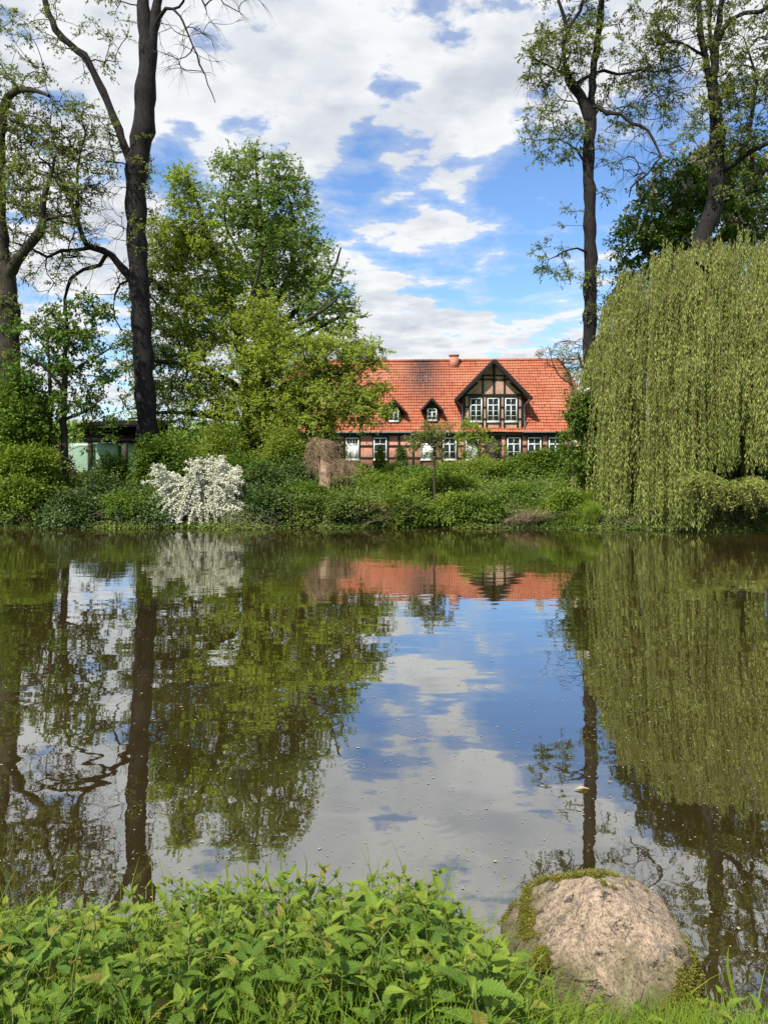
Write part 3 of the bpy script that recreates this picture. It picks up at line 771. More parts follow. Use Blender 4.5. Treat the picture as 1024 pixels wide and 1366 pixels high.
# ------------------------------------------------------------------ trees
def make_tree(name, label, seed, Y, base_px, limbs, crown, ntip, leafmat, barkmat, cat='tree', group=None, nt=7, tl=0.55, nl=7, L=.10, W=.06,
              keep=1.0, seg=.5, wob=.10, rtip=.012, droop=.25, lift=.15, shell=1.5, upn=.8, bare=None, centre=None, tipoff=0.0, rmax=.5, twr=.006, trunkname='trunk', slim=1.0):
    rng = np.random.default_rng(seed)
    bx, by_, _ = at(base_px, HY, Y); gz = ground_z(bx, Y)
    root = empty(name, (bx, Y, gz)); tag(root, label, cat, group)
    lim = []
    for l in limbs:
        P, r = pxlimb(l, Y); P, r = resample(P, r, 0.35); r = r * slim
        r = r * (1 + 0.10 * np.sin(np.arange(len(r)) * 1.7 + seed))
        P = P + rng.normal(0, 0.02, P.shape)
        lim.append((P, r))
    T = lumps(rng, crown, Y, ntip, shell)
    T = T[T[:, 2] > gz + 0.3]
    paths, tp, td = grow(rng, lim, T, seg=seg, wob=wob, rtip=rtip, lift=lift, rmax=rmax)
    extra = []
    if bare:
        Tb = lumps(rng, bare[0], Y, bare[1], 1.0)
        pb, tb, tdb = grow(rng, lim + [(p[0], p[1]) for p in paths if p[1][0] > .02][:40], Tb, seg=.35, wob=.16, rtip=.010)
        paths = paths + pb
        tw2, _ = twigs_leaves(rng, tb, tdb, 4, .7, 1, L, W, droop=.45, outw=1.2, spread=.6); extra = list(tw2)
    c = None if centre is None else np.array(at(*centre))
    tw, la = twigs_leaves(rng, tp, td, nt, tl, nl, L, W, droop=droop, upn=upn, keep=keep, centre=c)
    twl = list(tw) + extra
    off = Vector(root.location)
    me = wood_mesh(name + '_wood', lim, paths, np.array(twl), tr=twr)
    me.transform(Matrix.Translation(-off)); link(trunkname, me, barkmat, root)
    V, Fc, var = leaf_arrays(*la, rng=rng)
    me = np_mesh(name + '_leaves', V - np.array(off), Fc, var); link('crown', me, leafmat, root)
    return root, tp, rng, lim

# tall dark trunk on the left with its high left limb and low tangled branch
tA = [[(203, 690, 42), (200, 640, 36), (197, 580, 31), (192, 500, 30), (188, 420, 29), (183, 340, 29), (181, 270, 31), (184, 215, 33), (192, 160, 33), (194, 115, 30), (197, 70, 26), (192, 20, 20), (186, -60, 15), (180, -180, 9), (176, -300, 4)],
      [(197, 90, 20), (204, 40, 17), (212, -20, 13), (225, -110, 9), (240, -220, 4)],
      [(180, 235, 16), (170, 207, 13), (152, 158, 11.5), (131, 109, 11), (112, 74, 11), (82, 49, 10), (64, 14, 9), (54, -30, 7), (40, -110, 5), (20, -200, 3)],
      [(184, 380, 14), (176, 371, 13), (158, 352, 11), (138, 334, 10), (117, 328, 9, -.3), (106, 300, 6.5, -.6), (90, 262, 5.5, -1), (76, 232, 4.5, -1.3), (52, 210, 3, -1.6)],
      [(106, 302, 4.5, -.6), (104, 260, 4, -.5), (106, 212, 3.4, -.3), (118, 165, 2.4, 0)],
      [(120, 330, 7, -.3), (100, 333, 5.5, -.7), (81, 334, 5, -1), (62, 343, 4.5, -1.2), (42, 332, 3.6, -1.4), (18, 322, 2.6, -1.6)],
      [(142, 340, 7), (132, 354, 6, .3), (112, 359, 5.5, .5), (95, 372, 5, .7), (87, 400, 4.2, .8), (89, 440, 3.2, .9), (84, 480, 2, 1)],
      [(205, 40, 7), (222, 10, 5, -.5), (239, 20, 3.4, -.8), (258, 60, 2.6, -1.2), (272, 100, 2, -1.4), (287, 138, 1.2, -1.6)],
      [(176, 373, 5), (160, 380, 3.5, -.4), (150, 410, 2.6, -.6), (162, 440, 2, -.7)]]
cA = [(60, 230, 75, 70, -1, 1.8, 1.0), (110, 200, 60, 60, -.5, 1.6, .8), (60, 160, 60, 50, -1.2, 1.6, .5), (70, 330, 70, 50, -1, 1.5, .6), (195, 260, 22, 90, -.5, .9, .35), (20, 60, 70, 60, -1, 2.0, .35), (130, 40, 60, 60, 0, 2, .35), (100, -50, 90, 50, 0, 2.0, .14),
      (230, -60, 60, 40, 0, 2.0, .12), (75, 440, 30, 40, .8, 1, .3)]
bA = [(250, 60, 45, 45, -1.2, 1.2), (290, 0, 50, 30, -1, 1.5), (90, 330, 90, 70, -1, 1.5), (90, 220, 80, 80, -1, 1.5), (310, -30, 60, 40, -1, 1)]
make_tree('tall_tree', 'tall dark trunk left of the light green beech, high limb arching left, tangled low branch', 11, 30.0, 200, tA, cA, 400, M_sparse, M_bark,
          nt=6, tl=.42, nl=7, L=.11, W=.055, keep=.95, seg=.35, wob=.17, rtip=.010, droop=.15, slim=.88, bare=(bA, 260), twr=.007)

# far left forked trunk cut by the frame
tB = [[(20, 690, 42), (14, 620, 36), (11, 540, 33), (9, 460, 32), (10, 400, 29), (6, 360, 26), (2, 330, 20), (-2, 270, 17), (-1, 200, 15), (3, 150, 13), (10, 128, 11), (28, 119, 8, -.4), (50, 121, 6, -.7), (66, 128, 4, -1)],
      [(8, 372, 16), (24, 348, 14, -.3), (42, 322, 13, -.6), (56, 300, 11, -.8), (58, 268, 8, -.9), (66, 238, 6, -1), (74, 205, 3, -1.2)],
      [(-1, 180, 9), (-20, 120, 8), (-40, 40, 7), (-50, -60, 5)], [(56, 296, 6, -.8), (80, 286, 4, -1.2), (110, 290, 2.6, -1.5)]]
cB = [(20, 140, 60, 40, -.8, 1.5, 1), (10, 250, 40, 70, -.5, 1.2, .8), (60, 260, 50, 60, -1, 1.4, .8), (-60, 100, 80, 120, 0, 2.5, .2), (14, 480, 26, 90, -.3, .6, .7), (5, 60, 60, 60, 0, 2, .4)]
make_tree('forked_tree', 'thick forked trunk cut off by the left edge, greenish with moss', 12, 28.5, 12, tB, cB, 210, M_sparse, M_bark2, nt=7, tl=.4, nl=7, L=.11, W=.06,
          seg=.35, wob=.15, rtip=.010, twr=.005)

# right tall trunk before the roof's end
tD = [[(786, 690, 24), (786, 600, 22), (786, 450, 20), (787, 380, 19.5), (787, 300, 18.5), (785, 230, 17), (785, 190, 18), (788, 160, 17), (781, 145, 17), (773, 128, 16), (764, 114, 15), (757, 104, 11), (757, 100, 6)],
      [(788, 165, 11), (789, 130, 11), (791, 95, 11), (796, 60, 10), (801, 20, 10), (804, -30, 8.5), (806, -110, 6), (812, -220, 3)],
      [(762, 110, 7), (753, 82, 6, -.3), (752, 60, 6, -.5), (755, 40, 6, -.5), (750, 22, 5.5, -.6), (745, 0, 5, -.7), (740, -60, 4, -.8), (730, -130, 2, -1)],
      [(755, 42, 5, -.5), (768, 22, 5, -.4), (778, 0, 4.5, -.2), (784, -60, 3), (780, -120, 2)],
      [(786, 144, 7), (797, 142, 6.5, -.2), (809, 151, 6, -.5), (827, 152, 5.5, -.8), (843, 164, 5, -1.1), (864, 173, 4.5, -1.4), (874, 190, 4, -1.6), (880, 209, 3.4, -1.7), (862, 232, 3, -1.8), (842, 250, 2.6, -1.9), (838, 264, 1.6, -2)],
      [(768, 112, 6), (784, 100, 5, .2), (805, 94, 4.5, .4), (827, 99, 4, .6), (854, 92, 3.4, .8), (884, 95, 2.8, 1), (914, 84, 1.8, 1.2)],
      [(760, 104, 5), (740, 92, 3.4, -.5), (722, 82, 2.6, -.8), (700, 74, 1.6, -1)],
      [(786, 340, 4), (770, 330, 3, -.4), (752, 336, 2.2, -.7), (732, 346, 1.4, -1)],
      [(780, 215, 3.5), (768, 198, 2.6, -.3), (745, 186, 2, -.6), (716, 186, 1.4, -.9)]]
cD = [(735, 75, 38, 40, -.5, 1.2, 1), (775, 60, 30, 50, 0, 1.2, .9), (725, 170, 28, 45, -.8, .9, .7), (755, 185, 25, 35, -.4, .8, .5), (740, 345, 32, 28, -.6, .9, .55), (800, 230, 14, 50, 0, .7, .25), (850, 130, 60, 50, .5, 1.3, .55), (850, 60, 50, 50, .5, 1.5, .5),
      (758, 290, 12, 25, -.3, .6, .2), (800, 400, 22, 50, -.2, .8, .35), (770, -60, 90, 60, 0, 2, .7), (760, 480, 30, 20, -.2, .8, .3), (810, 335, 14, 25, -.2, .7, .2)]
bD = [(850, 200, 55, 40, -1, 1.2), (870, 120, 60, 60, .5, 1.3), (740, 90, 40, 60, -.4, 1), (760, 470, 34, 30, 0, .9)]
make_tree('tall_tree', 'slender black trunk rising above the house roof beside the weeping willow, heavy crooked limb', 13, 32.0, 786, tD, cD, 520, M_sparse, M_bark,
          nt=6, tl=.42, nl=8, L=.115, W=.06, seg=.35, wob=.15, rtip=.009, slim=.88, bare=(bD, 220), twr=.007)

# far right trunk above the willow
tE = [[(925, 690, 40), (926, 560, 34), (930, 420, 30), (936, 326, 28), (947, 290, 26), (955, 262, 25), (956, 206, 24), (955, 150, 20), (951, 120, 17), (954, 80, 11), (956, 50, 10), (961, 0, 8), (968, -80, 6), (972, -180, 3)],
      [(950, 118, 13), (944, 97, 10), (940, 75, 9.5), (935, 45, 9), (930, 0, 8), (924, -70, 6), (916, -160, 3)],
      [(955, 62, 8), (962, 44, 8, -.2), (971, 28, 7, -.4), (992, 18, 6.5, -.6), (1012, 16, 6, -.8), (1032, 4, 5, -1), (1070, -30, 3, -1.2)],
      [(957, 232, 12), (966, 226, 11, -.3), (980, 216, 9, -.6), (1000, 201, 7.5, -.9), (1024, 192, 6.5, -1.2), (1060, 170, 4, -1.4)],
      [(984, 214, 6, -.6), (997, 188, 5.5, -.7), (1003, 150, 5.5, -.8), (1008, 108, 5, -.9), (1002, 80, 3.5, -1), (992, 50, 2, -1)],
      [(1000, 200, 5, -.9), (1012, 235, 5, -1), (1030, 222, 4, -1.1)], [(954, 100, 7), (945, 40, 6, .5), (948, 10, 5, .7), (950, -60, 3, 1)],
      [(940, 76, 5), (915, 60, 3.4, -.4), (890, 56, 2.4, -.7), (868, 66, 1.4, -1)]]
cE = [(920, 40, 60, 50, 0, 1.6, .9), (1000, 60, 50, 70, -.6, 1.6, .9), (990, 150, 45, 55, -.8, 1.4, 1), (950, 180, 40, 60, -.5, 1.2, .6), (930, 120, 50, 40, .3, 1.4, .5), (1060, 120, 60, 120, 0, 2, .8), (950, -70, 130, 70, 0, 2.5, .9), (1000, 240, 40, 30, -1, 1.2, .7), (890, 20, 40, 30, 0, 1.3, .4)]
bE = [(900, 60, 60, 60, 0, 1.5), (1000, 130, 50, 80, -.8, 1.2)]
make_tree('tall_tree', 'stout dark trunk standing behind the weeping willow, many crooked limbs at top right', 14, 30.5, 925, tE, cE, 560, M_sparse, M_bark,
          nt=6, tl=.42, nl=8, L=.115, W=.06, seg=.35, wob=.15, rtip=.009, slim=.85, bare=(bE, 160), twr=.007)

# maple-like tree behind the beech
tC2 = [[(352, 690, 26), (352, 560, 22), (350, 470, 18), (348, 390, 14), (346, 320, 10), (345, 260, 6), (340, 215, 2)],
       [(350, 440, 10), (380, 380, 8, .5), (395, 320, 6, .8), (385, 260, 3, 1)], [(350, 450, 9), (400, 410, 7, -.5), (440, 370, 4, -.8), (455, 330, 2, -1)], [(349, 400, 8), (320, 340, 5), (300, 290, 3), (308, 230, 2)],
       [(351, 480, 8), (420, 440, 6), (460, 420, 3)]]
cC2 = [(300, 212, 5, 16, 0, .4, .5), (318, 218, 5, 20, 0, .4, .5), (338, 208, 6, 16, .2, .4, .5), (362, 214, 5, 16, .3, .4, .5), (383, 222, 6, 18, .3, .4, .5), (396, 250, 6, 20, .2, .4, .5), (412, 295, 7, 18, -.4, .4, .5), (440, 330, 7, 16, -.6, .4, .5), (455, 372, 10, 16, -.6, .5, .5), (306, 232, 16, 34, 0, .9, .9), (322, 270, 26, 38, 0, 1.3, 1), (345, 225, 20, 26, .4, 1, .7), (372, 232, 18, 26, .5, 1, .9), (385, 270, 26, 42, .5, 1.3, 1), (350, 300, 40, 50, 0, 1.8, 1.1), (380, 350, 50, 50, 0, 2, 1), (417, 320, 16, 26, -.5, .9, .6),
       (436, 352, 14, 26, -.8, .8, .5), (430, 400, 36, 40, -.5, 1.5, .9), (455, 430, 26, 30, -.5, 1, .7), (350, 400, 70, 60, 0, 2.2, .9), (287, 290, 20, 40, 0, 1.2, .5)]
make_tree('maple_tree', 'taller blue-green tree behind the light green beech, its pointed top left of the roof', 21, 38.0, 352, tC2, cC2, 640, M_back, M_bark2, nt=7, tl=.6, nl=10,
          L=.14, W=.09, seg=.6, droop=-.15, lift=.3, shell=.8, upn=.4)
# light beech with layered sprays
tC = [[(334, 690, 30), (334, 640, 26), (333, 590, 23), (332, 540, 20), (328, 490, 17), (318, 440, 14), (300, 380, 10), (280, 320, 7), (262, 270, 4), (250, 235, 2)],
      [(332, 545, 12), (370, 520, 10, -1), (420, 500, 7, -1.6), (470, 495, 4, -2), (505, 480, 2, -2.2)], [(331, 530, 12), (290, 500, 9, -1.4), (240, 485, 6, -2), (190, 480, 3, -2.4)],
      [(330, 500, 10), (370, 450, 8, -.6), (420, 420, 5, -1), (450, 400, 3, -1.2)], [(326, 470, 10), (280, 430, 7, -1), (235, 400, 5, -1.6), (200, 370, 3, -2)],
      [(333, 560, 9), (380, 560, 7, -1.6), (440, 555, 4, -2.4), (490, 545, 2, -2.8)], [(333, 560, 9), (280, 555, 7, -1.4), (220, 550, 4, -2), (170, 560, 2, -2.4)],
      [(318, 440, 7), (340, 380, 5, -.6), (350, 330, 3, -1)], [(332, 530, 8), (360, 480, 6, 1.5), (400, 460, 4, 2.5)]]
cC = [(232, 228, 6, 14, 0, .4, .5), (252, 232, 6, 16, 0, .4, .5), (208, 300, 10, 16, -.4, .6, .5), (180, 400, 14, 14, -1, .6, .5), (496, 462, 16, 10, -1.6, .6, .5), (470, 440, 12, 12, -1.4, .6, .4), (500, 520, 16, 12, -1.8, .6, .5), (243, 246, 14, 22, 0, .8, 1.3), (258, 290, 28, 36, 0, 1.3, 1.5), (232, 330, 34, 36, -.4, 1.5, 1.5), (280, 360, 44, 46, 0, 1.8, 1.4), (210, 385, 40, 40, -1, 1.6, 1.3), (262, 420, 60, 46, -1, 2.0, 1), (340, 430, 56, 44, -1, 2.2, .9), (215, 455, 46, 40, -1.4, 1.8, .9), (300, 490, 80, 40, -1.6, 2.4, 1),
      (390, 480, 60, 44, -1.4, 2.2, 1), (445, 470, 46, 32, -1.4, 1.7, .9), (480, 478, 32, 24, -1.6, 1.2, .8), (430, 530, 66, 34, -1.8, 1.8, 1.5), (400, 566, 50, 18, -2.4, 1.4, 1.2), (480, 545, 36, 24, -2.2, 1, .8), (340, 550, 70, 30, -1.8, 2.4, 1.2), (250, 540, 70, 36, -1.6, 2, .9), (195, 525, 36, 34, -1.8, 1.6, .7), (180, 470, 26, 26, -1.8, 1.2, .5)]
make_tree('beech_tree', 'wide light yellow-green beech with layered boughs, left of the house', 22, 34.5, 334, tC, cC, 1300, M_beech, M_bark2, nt=8, tl=.68, nl=11,
          L=.115, W=.075, seg=.6, droop=.22, lift=.1, shell=.8, upn=1.3)

# horse chestnut with pale candles behind the willow
tF = [[(905, 690, 34), (905, 560, 30), (908, 430, 24), (912, 340, 18), (920, 270, 10), (925, 220, 5)], [(908, 420, 14), (880, 360, 10), (855, 330, 6)], [(910, 380, 14), (960, 320, 9), (1000, 270, 5)]]
cF = [(860, 330, 42, 36, 0, 1.8, 1), (880, 285, 46, 40, 0, 2, 1), (915, 250, 50, 42, 0, 2, 1), (965, 240, 56, 44, 0, 2, 1), (1020, 260, 60, 50, 0, 2.5, 1), (940, 310, 80, 50, 0, 2.5, .8), (890, 400, 80, 60, 0, 2.5, .7), (990, 380, 90, 80, 0, 2.5, .6)]
rootF, tpF, rngF, _ = make_tree('chestnut_tree', 'dark green horse chestnut with pale blossom candles above the weeping willow', 23, 37.0, 905, tF, cF, 760, M_dark, M_bark2, nt=7, tl=.6, nl=9,
          L=.20, W=.10, seg=.7, droop=.2, shell=2.5, upn=1.0)
def candles(root, tp, rng, n, h=.30, lift=.25):
    P = tp[np.argsort(tp[:, 1] * .8 - tp[:, 2] * .45 + rng.normal(0, .5, len(tp)))[:n]]; Q, DD, NN, LL = [], [], [], []
    for p in P:
        m = 22; t = rng.random(m); a = rng.random(m) * 6.28
        rr = .11 * (1 - t) + .02
        q = p + np.stack([np.cos(a) * rr, np.sin(a) * rr, lift + t * h], 1)
        Q.append(q); DD.append(np.stack([np.cos(a), np.sin(a), np.full(m, .5)], 1)); NN.append(rng.normal(size=(m, 3)))
    Q = np.concatenate(Q); V, Fc, var = leaf_arrays(Q, np.concatenate(DD), np.concatenate(NN), .11, .09, rng=rng)
    o = link('blossom', np_mesh('blossom', V - np.array(root.location), Fc, var), leaf_mat('candle_petal', (0.45, 0.36, 0.28), (0.70, 0.62, 0.52), trans=.3, tint=(1, 1, 1)), root); o['kind'] = 'stuff'
candles(rootF, tpF, rngF, 260, h=.42, lift=.30)

# young tree of dark broad leaves at the left bank
tG = [[(88, 690, 11), (87, 620, 10), (85, 560, 9), (86, 500, 7), (88, 450, 5), (90, 400, 3)], [(86, 520, 5), (60, 490, 4, -.4), (30, 470, 2, -.8)], [(86, 500, 5), (120, 480, 3.4, -.4), (150, 462, 2, -.6)], [(66, 690, 8), (67, 560, 6), (66, 480, 4), (60, 420, 2)],
      [(86, 560, 5), (120, 545, 3, -.5), (140, 530, 2, -.6)]]
cG = [(100, 410, 42, 18, 0, 1, .8), (60, 440, 44, 22, 0, 1.2, .9), (110, 452, 38, 16, -.2, 1, .8), (50, 490, 46, 26, 0, 1.3, 1), (115, 492, 34, 18, -.2, 1, .8), (100, 530, 34, 22, 0, 1, .8), (30, 545, 44, 30, 0, 1.4, 1), (140, 505, 16, 8, -.2, .5, .4), (120, 556, 30, 16, .2, .9, .6), (106, 596, 20, 16, .1, .6, .35), (148, 580, 14, 12, .1, .5, .2)]
make_tree('chestnut_sapling', 'young tree with tiers of dark broad leaves between the two left trunks', 24, 27.5, 88, tG, cG, 260, M_dark, M_bark2, nt=5, tl=.4, nl=8, L=.15, W=.085, seg=.35, droop=.3, upn=1.5, rtip=.007)

# slim trees in front of the house
tH = [[(580, 700, 3.4), (579, 660, 3), (580, 620, 2.8), (580, 590, 2.4), (579, 570, 1.6), (576, 555, 1)], [(580, 600, 1.6), (565, 585, 1.2, -.2), (552, 580, .8, -.3)], [(580, 592, 1.6), (592, 578, 1.2, .2), (598, 570, .8, .2)]]
cH = [(575, 578, 18, 10, 0, .5, 1), (556, 584, 16, 8, -.2, .5, .8), (552, 596, 10, 6, -.2, .4, .5), (592, 572, 12, 8, .1, .4, .6), (582, 600, 10, 16, 0, .4, .6), (570, 566, 8, 6, 0, .3, .3)]
make_tree('young_tree', 'thin young tree with one straight stem before the house windows', 31, 26.0, 580, tH, cH, 110, M_sparse, M_twig, nt=4, tl=.22, nl=6, L=.075, W=.045, seg=.25, rtip=.005, twr=.003)
tI = [[(634, 700, 5), (636, 640, 4.4), (638, 610, 4), (634, 590, 3), (630, 575, 2)], [(637, 608, 2.4), (655, 596, 1.6), (664, 590, 1)]]
cI = [(626, 572, 14, 12, 0, .6, 1), (640, 584, 18, 10, 0, .6, .9), (618, 588, 14, 14, 0, .6, .9), (660, 596, 14, 8, 0, .5, .7), (632, 604, 18, 14, 0, .6, .8), (646, 574, 10, 6, 0, .4, .4)]
make_tree('young_tree', 'small light green garden tree left of the house door', 32, 40.0, 634, tI, cI, 90, M_beech, M_twig, nt=5, tl=.3, nl=8, L=.10, W=.06, seg=.4, rtip=.008)
tJ = [[(783, 690, 6), (780, 640, 5), (776, 600, 4), (772, 560, 3), (768, 520, 2)]]
cJ = [(770, 560, 18, 22, 0, .8, 1), (765, 590, 18, 22, 0, .8, 1), (778, 620, 22, 26, 0, .8, 1), (772, 540, 14, 16, 0, .6, .7), (785, 580, 16, 40, 0, .8, .8)]
rJ, tpJ, rgJ, _ = make_tree('chestnut_sapling', 'leafy sapling with a few pale flowers tucked between house and willow', 33, 27.0, 783, tJ, cJ, 130, M_bush, M_bark2, nt=6, tl=.3, nl=8, L=.12, W=.07, seg=.35, rtip=.006)
candles(rJ, tpJ, rgJ, 6, h=.2, lift=.1)
# thin bare-branched tree behind the roof's right end
tK = [[(775, 640, 8), (770, 560, 6), (764, 520, 4.5), (756, 495, 3), (742, 478, 2)], [(768, 540, 4), (778, 500, 3), (770, 470, 2)], [(762, 512, 3), (745, 500, 2), (735, 480, 1.2)]]
cK = [(750, 470, 24, 16, 0, 1, 1), (770, 490, 18, 24, 0, 1, 1), (728, 478, 16, 8, 0, .6, .5), (765, 520, 14, 20, 0, 1, .6)]
make_tree('garden_tree', 'thin sparse tree beside the right end of the tiled roof', 34, 46.0, 775, tK, cK, 110, M_sparse, M_twig, nt=4, tl=.4, nl=3, L=.11, W=.06, seg=.4, rtip=.010, wob=.18)

# ------------------------------------------------------------------ weeping willow
def willow():
    rng = np.random.default_rng(77)
    C = np.array([12.05, 27.3]); root = empty('weeping_willow', (C[0], C[1], ground_z(C[0], C[1])))
    tag(root, 'weeping willow trailing its pale green curtain into the water on the right', 'tree')
    off = np.array(root.location)
    Rd = 4.95
    def top(r):                                    # height of the dome over radius share r
        return 10.05 - 2.4 * r ** 2 - 13.0 * max(0, r - .62) ** 1.7
    limbs = [resample([(C[0], C[1], .5), (C[0] - .1, C[1] - .1, 2.5), (C[0] + .1, C[1], 4.6), (C[0], C[1] + .1, 7.2)], [.55, .45, .4, .22], .4)]
    for k in range(15):
        a = k / 15 * 6.28 + rng.uniform(-.15, .15); rr = rng.uniform(.7, .95) * Rd; z0 = rng.uniform(3.0, 6.0)
        e = np.array([C[0] + math.cos(a) * rr, C[1] + math.sin(a) * rr]); zt = top(rr / Rd) - .15
        m = np.array([C[0] + math.cos(a) * rr * .5, C[1] + math.sin(a) * rr * .5])
        limbs.append(resample([(C[0], C[1], z0), (m[0], m[1], (z0 + zt) / 2 + 1.2), (e[0], e[1], zt)], [.16, .10, .03], .4))
    V, Fc = batch_tubes([l for l in limbs], 9)
    link('trunk', np_mesh('willow_wood', V - off, Fc, smooth=True), M_bark, root)
    # bundles of hanging shoots
    Q, DD, strands = [], [], []
    nb = 700
    for b in range(nb):
        # most shoots hang in separate curtains, the rest fill the dim space behind them
        if rng.random() < .74:
            kc = int(rng.integers(0, 46)); a = kc / 46 * 6.283 + .04 * math.sin(kc * 2.3) + rng.normal(0, .032)
            if math.sin(a) > .25 and rng.random() < .7: a = -a
            r = .86 + .15 * math.sin(kc * 1.9 + .4) + rng.uniform(-.06, .06); r = min(1.03, max(.55, r)); lob = 1.0
        else:
            a = rng.random() * 6.28; r = math.sqrt(rng.uniform(.03, .80)); lob = 1.0
        bx, by = C[0] + math.cos(a) * r * Rd * lob, C[1] + math.sin(a) * r * Rd * lob
        zt = top(r) + rng.uniform(-.5, .3)
        full = rng.random() < .62 + .3 * r
        zend = rng.uniform(.02, .35) if full else rng.uniform(.8, 4.5)
        # on the right the curtain is torn and shows the limbs behind it
        if bx > 10.3 and by < 26 and rng.random() < .55: zend = rng.uniform(2.2, 5.5)
        if bx > 9.8 and by < 25.5 and zend < 1.6: zend = rng.uniform(1.6, 2.6)
        ns = rng.integers(4, 8)
        for s in range(ns):
            ox, oy = rng.normal(0, .11, 2); x0, y0 = bx + ox, by + oy
            out = np.array([math.cos(a), math.sin(a)]) * rng.uniform(.05, .40)
            z0 = zt + rng.normal(0, .12); z1 = min(z0 - .6, zend + abs(rng.normal(0, .30)))
            n = 9; t = np.linspace(0, 1, n)
            bow = np.sin(t * math.pi * .5) ** .7
            sx = rng.normal(0, .10); sy = rng.normal(0, .07)
            px = x0 + out[0] * bow + sx * np.sin(t * 3.0 + rng.random() * 6) ; py = y0 + out[1] * bow + sy * np.sin(t * 3.3)
            pz = z0 + .25 * np.sin(np.minimum(t * 5, 1) * math.pi) * .4 - (z0 - z1) * t
            P = np.stack([px, py, pz], 1); strands.append(P)
            Ln = z0 - z1; m = int(Ln * 21)
            tt = rng.random(m) ** .95 * (n - 1.001); i0 = tt.astype(int); fr = (tt - i0)[:, None]
            q = P[i0] * (1 - fr) + P[i0 + 1] * fr + rng.normal(0, .022, (m, 3))
            aa = rng.random(m) * 6.28
            d = np.stack([np.cos(aa) * .55, np.sin(aa) * .55, np.full(m, -1.1)], 1)
            Q.append(q); DD.append(d)
    # low bough with upright bright sprays just above the water
    low = resample([at(1000, 560, 26.5), at(960, 630, 24.6), at(930, 648, 23.6), at(905, 655, 23.2)], [.10, .08, .05, .02], .3)
    low2 = resample([at(1040, 600, 25.5), at(1010, 640, 24), at(985, 655, 23.1), at(960, 662, 22.8)], [.10, .08, .05, .02], .3)
    V, Fc = batch_tubes([low, low2], 7); link('low_bough', np_mesh('low_bough', V - off, Fc, smooth=True), M_bark, root)
    for k in range(330):
        t = rng.random() ** .8; px = 905 + 150 * t + rng.normal(0, 3)
        y = 23.0 + rng.normal(0, .45) + .4 * t; py = 648 - 10 * math.exp(-((px - 935) / 25) ** 2) + 11 * math.exp(-((px - 965) / 16) ** 2) * .8 + rng.normal(0, 3.5) + 3 * math.sin(px * .13)
        p = np.array(at(px, py, y)); a = rng.random() * 6.28; ln = rng.uniform(.45, .95)
        n = 6; tt = np.linspace(0, 1, n)
        P = p + np.stack([np.cos(a) * ln * .8 * tt, np.sin(a) * ln * .8 * tt, .22 * np.sin(tt * 3.0) - ln * .75 * tt ** 2], 1); strands.append(np.concatenate([P, P[-1:] - [[0, 0, .03], [0, 0, .06], [0, 0, .09]]]))
        m = 24; u = rng.random(m) * (n - 1.01); i0 = u.astype(int); fr = (u - i0)[:, None]
        q = P[i0] * (1 - fr) + P[i0 + 1] * fr + rng.normal(0, .02, (m, 3)); aa = rng.random(m) * 6.28
        Q.append(q); DD.append(np.stack([np.cos(aa), np.sin(aa), np.full(m, -.4)], 1))
    Q = np.concatenate(Q); DD = np.concatenate(DD); n = len(Q)
    NN = rng.normal(0, .6, (n, 3)); NN[:, 2] += .6; s = rng.uniform(.7, 1.25, n)
    V, Fc, var = leaf_arrays(Q, DD, NN, .125 * s, .028 * s, rng=rng)
    link('crown', np_mesh('willow_leaves', V - off, Fc, var), M_willow, root)
    S = np.array(strands); rr = np.tile(np.linspace(.008, .003, 9), (len(S), 1))
    V, Fc = batch_tubes([(a, b) for a, b in zip(S, rr)], 3)
    o = link('shoots', np_mesh('willow_shoots', V - off, Fc), plain_mat('willow_shoot', (0.16, 0.14, 0.04), .7, .2), root); o['kind'] = 'stuff'
    return n
nw = willow()

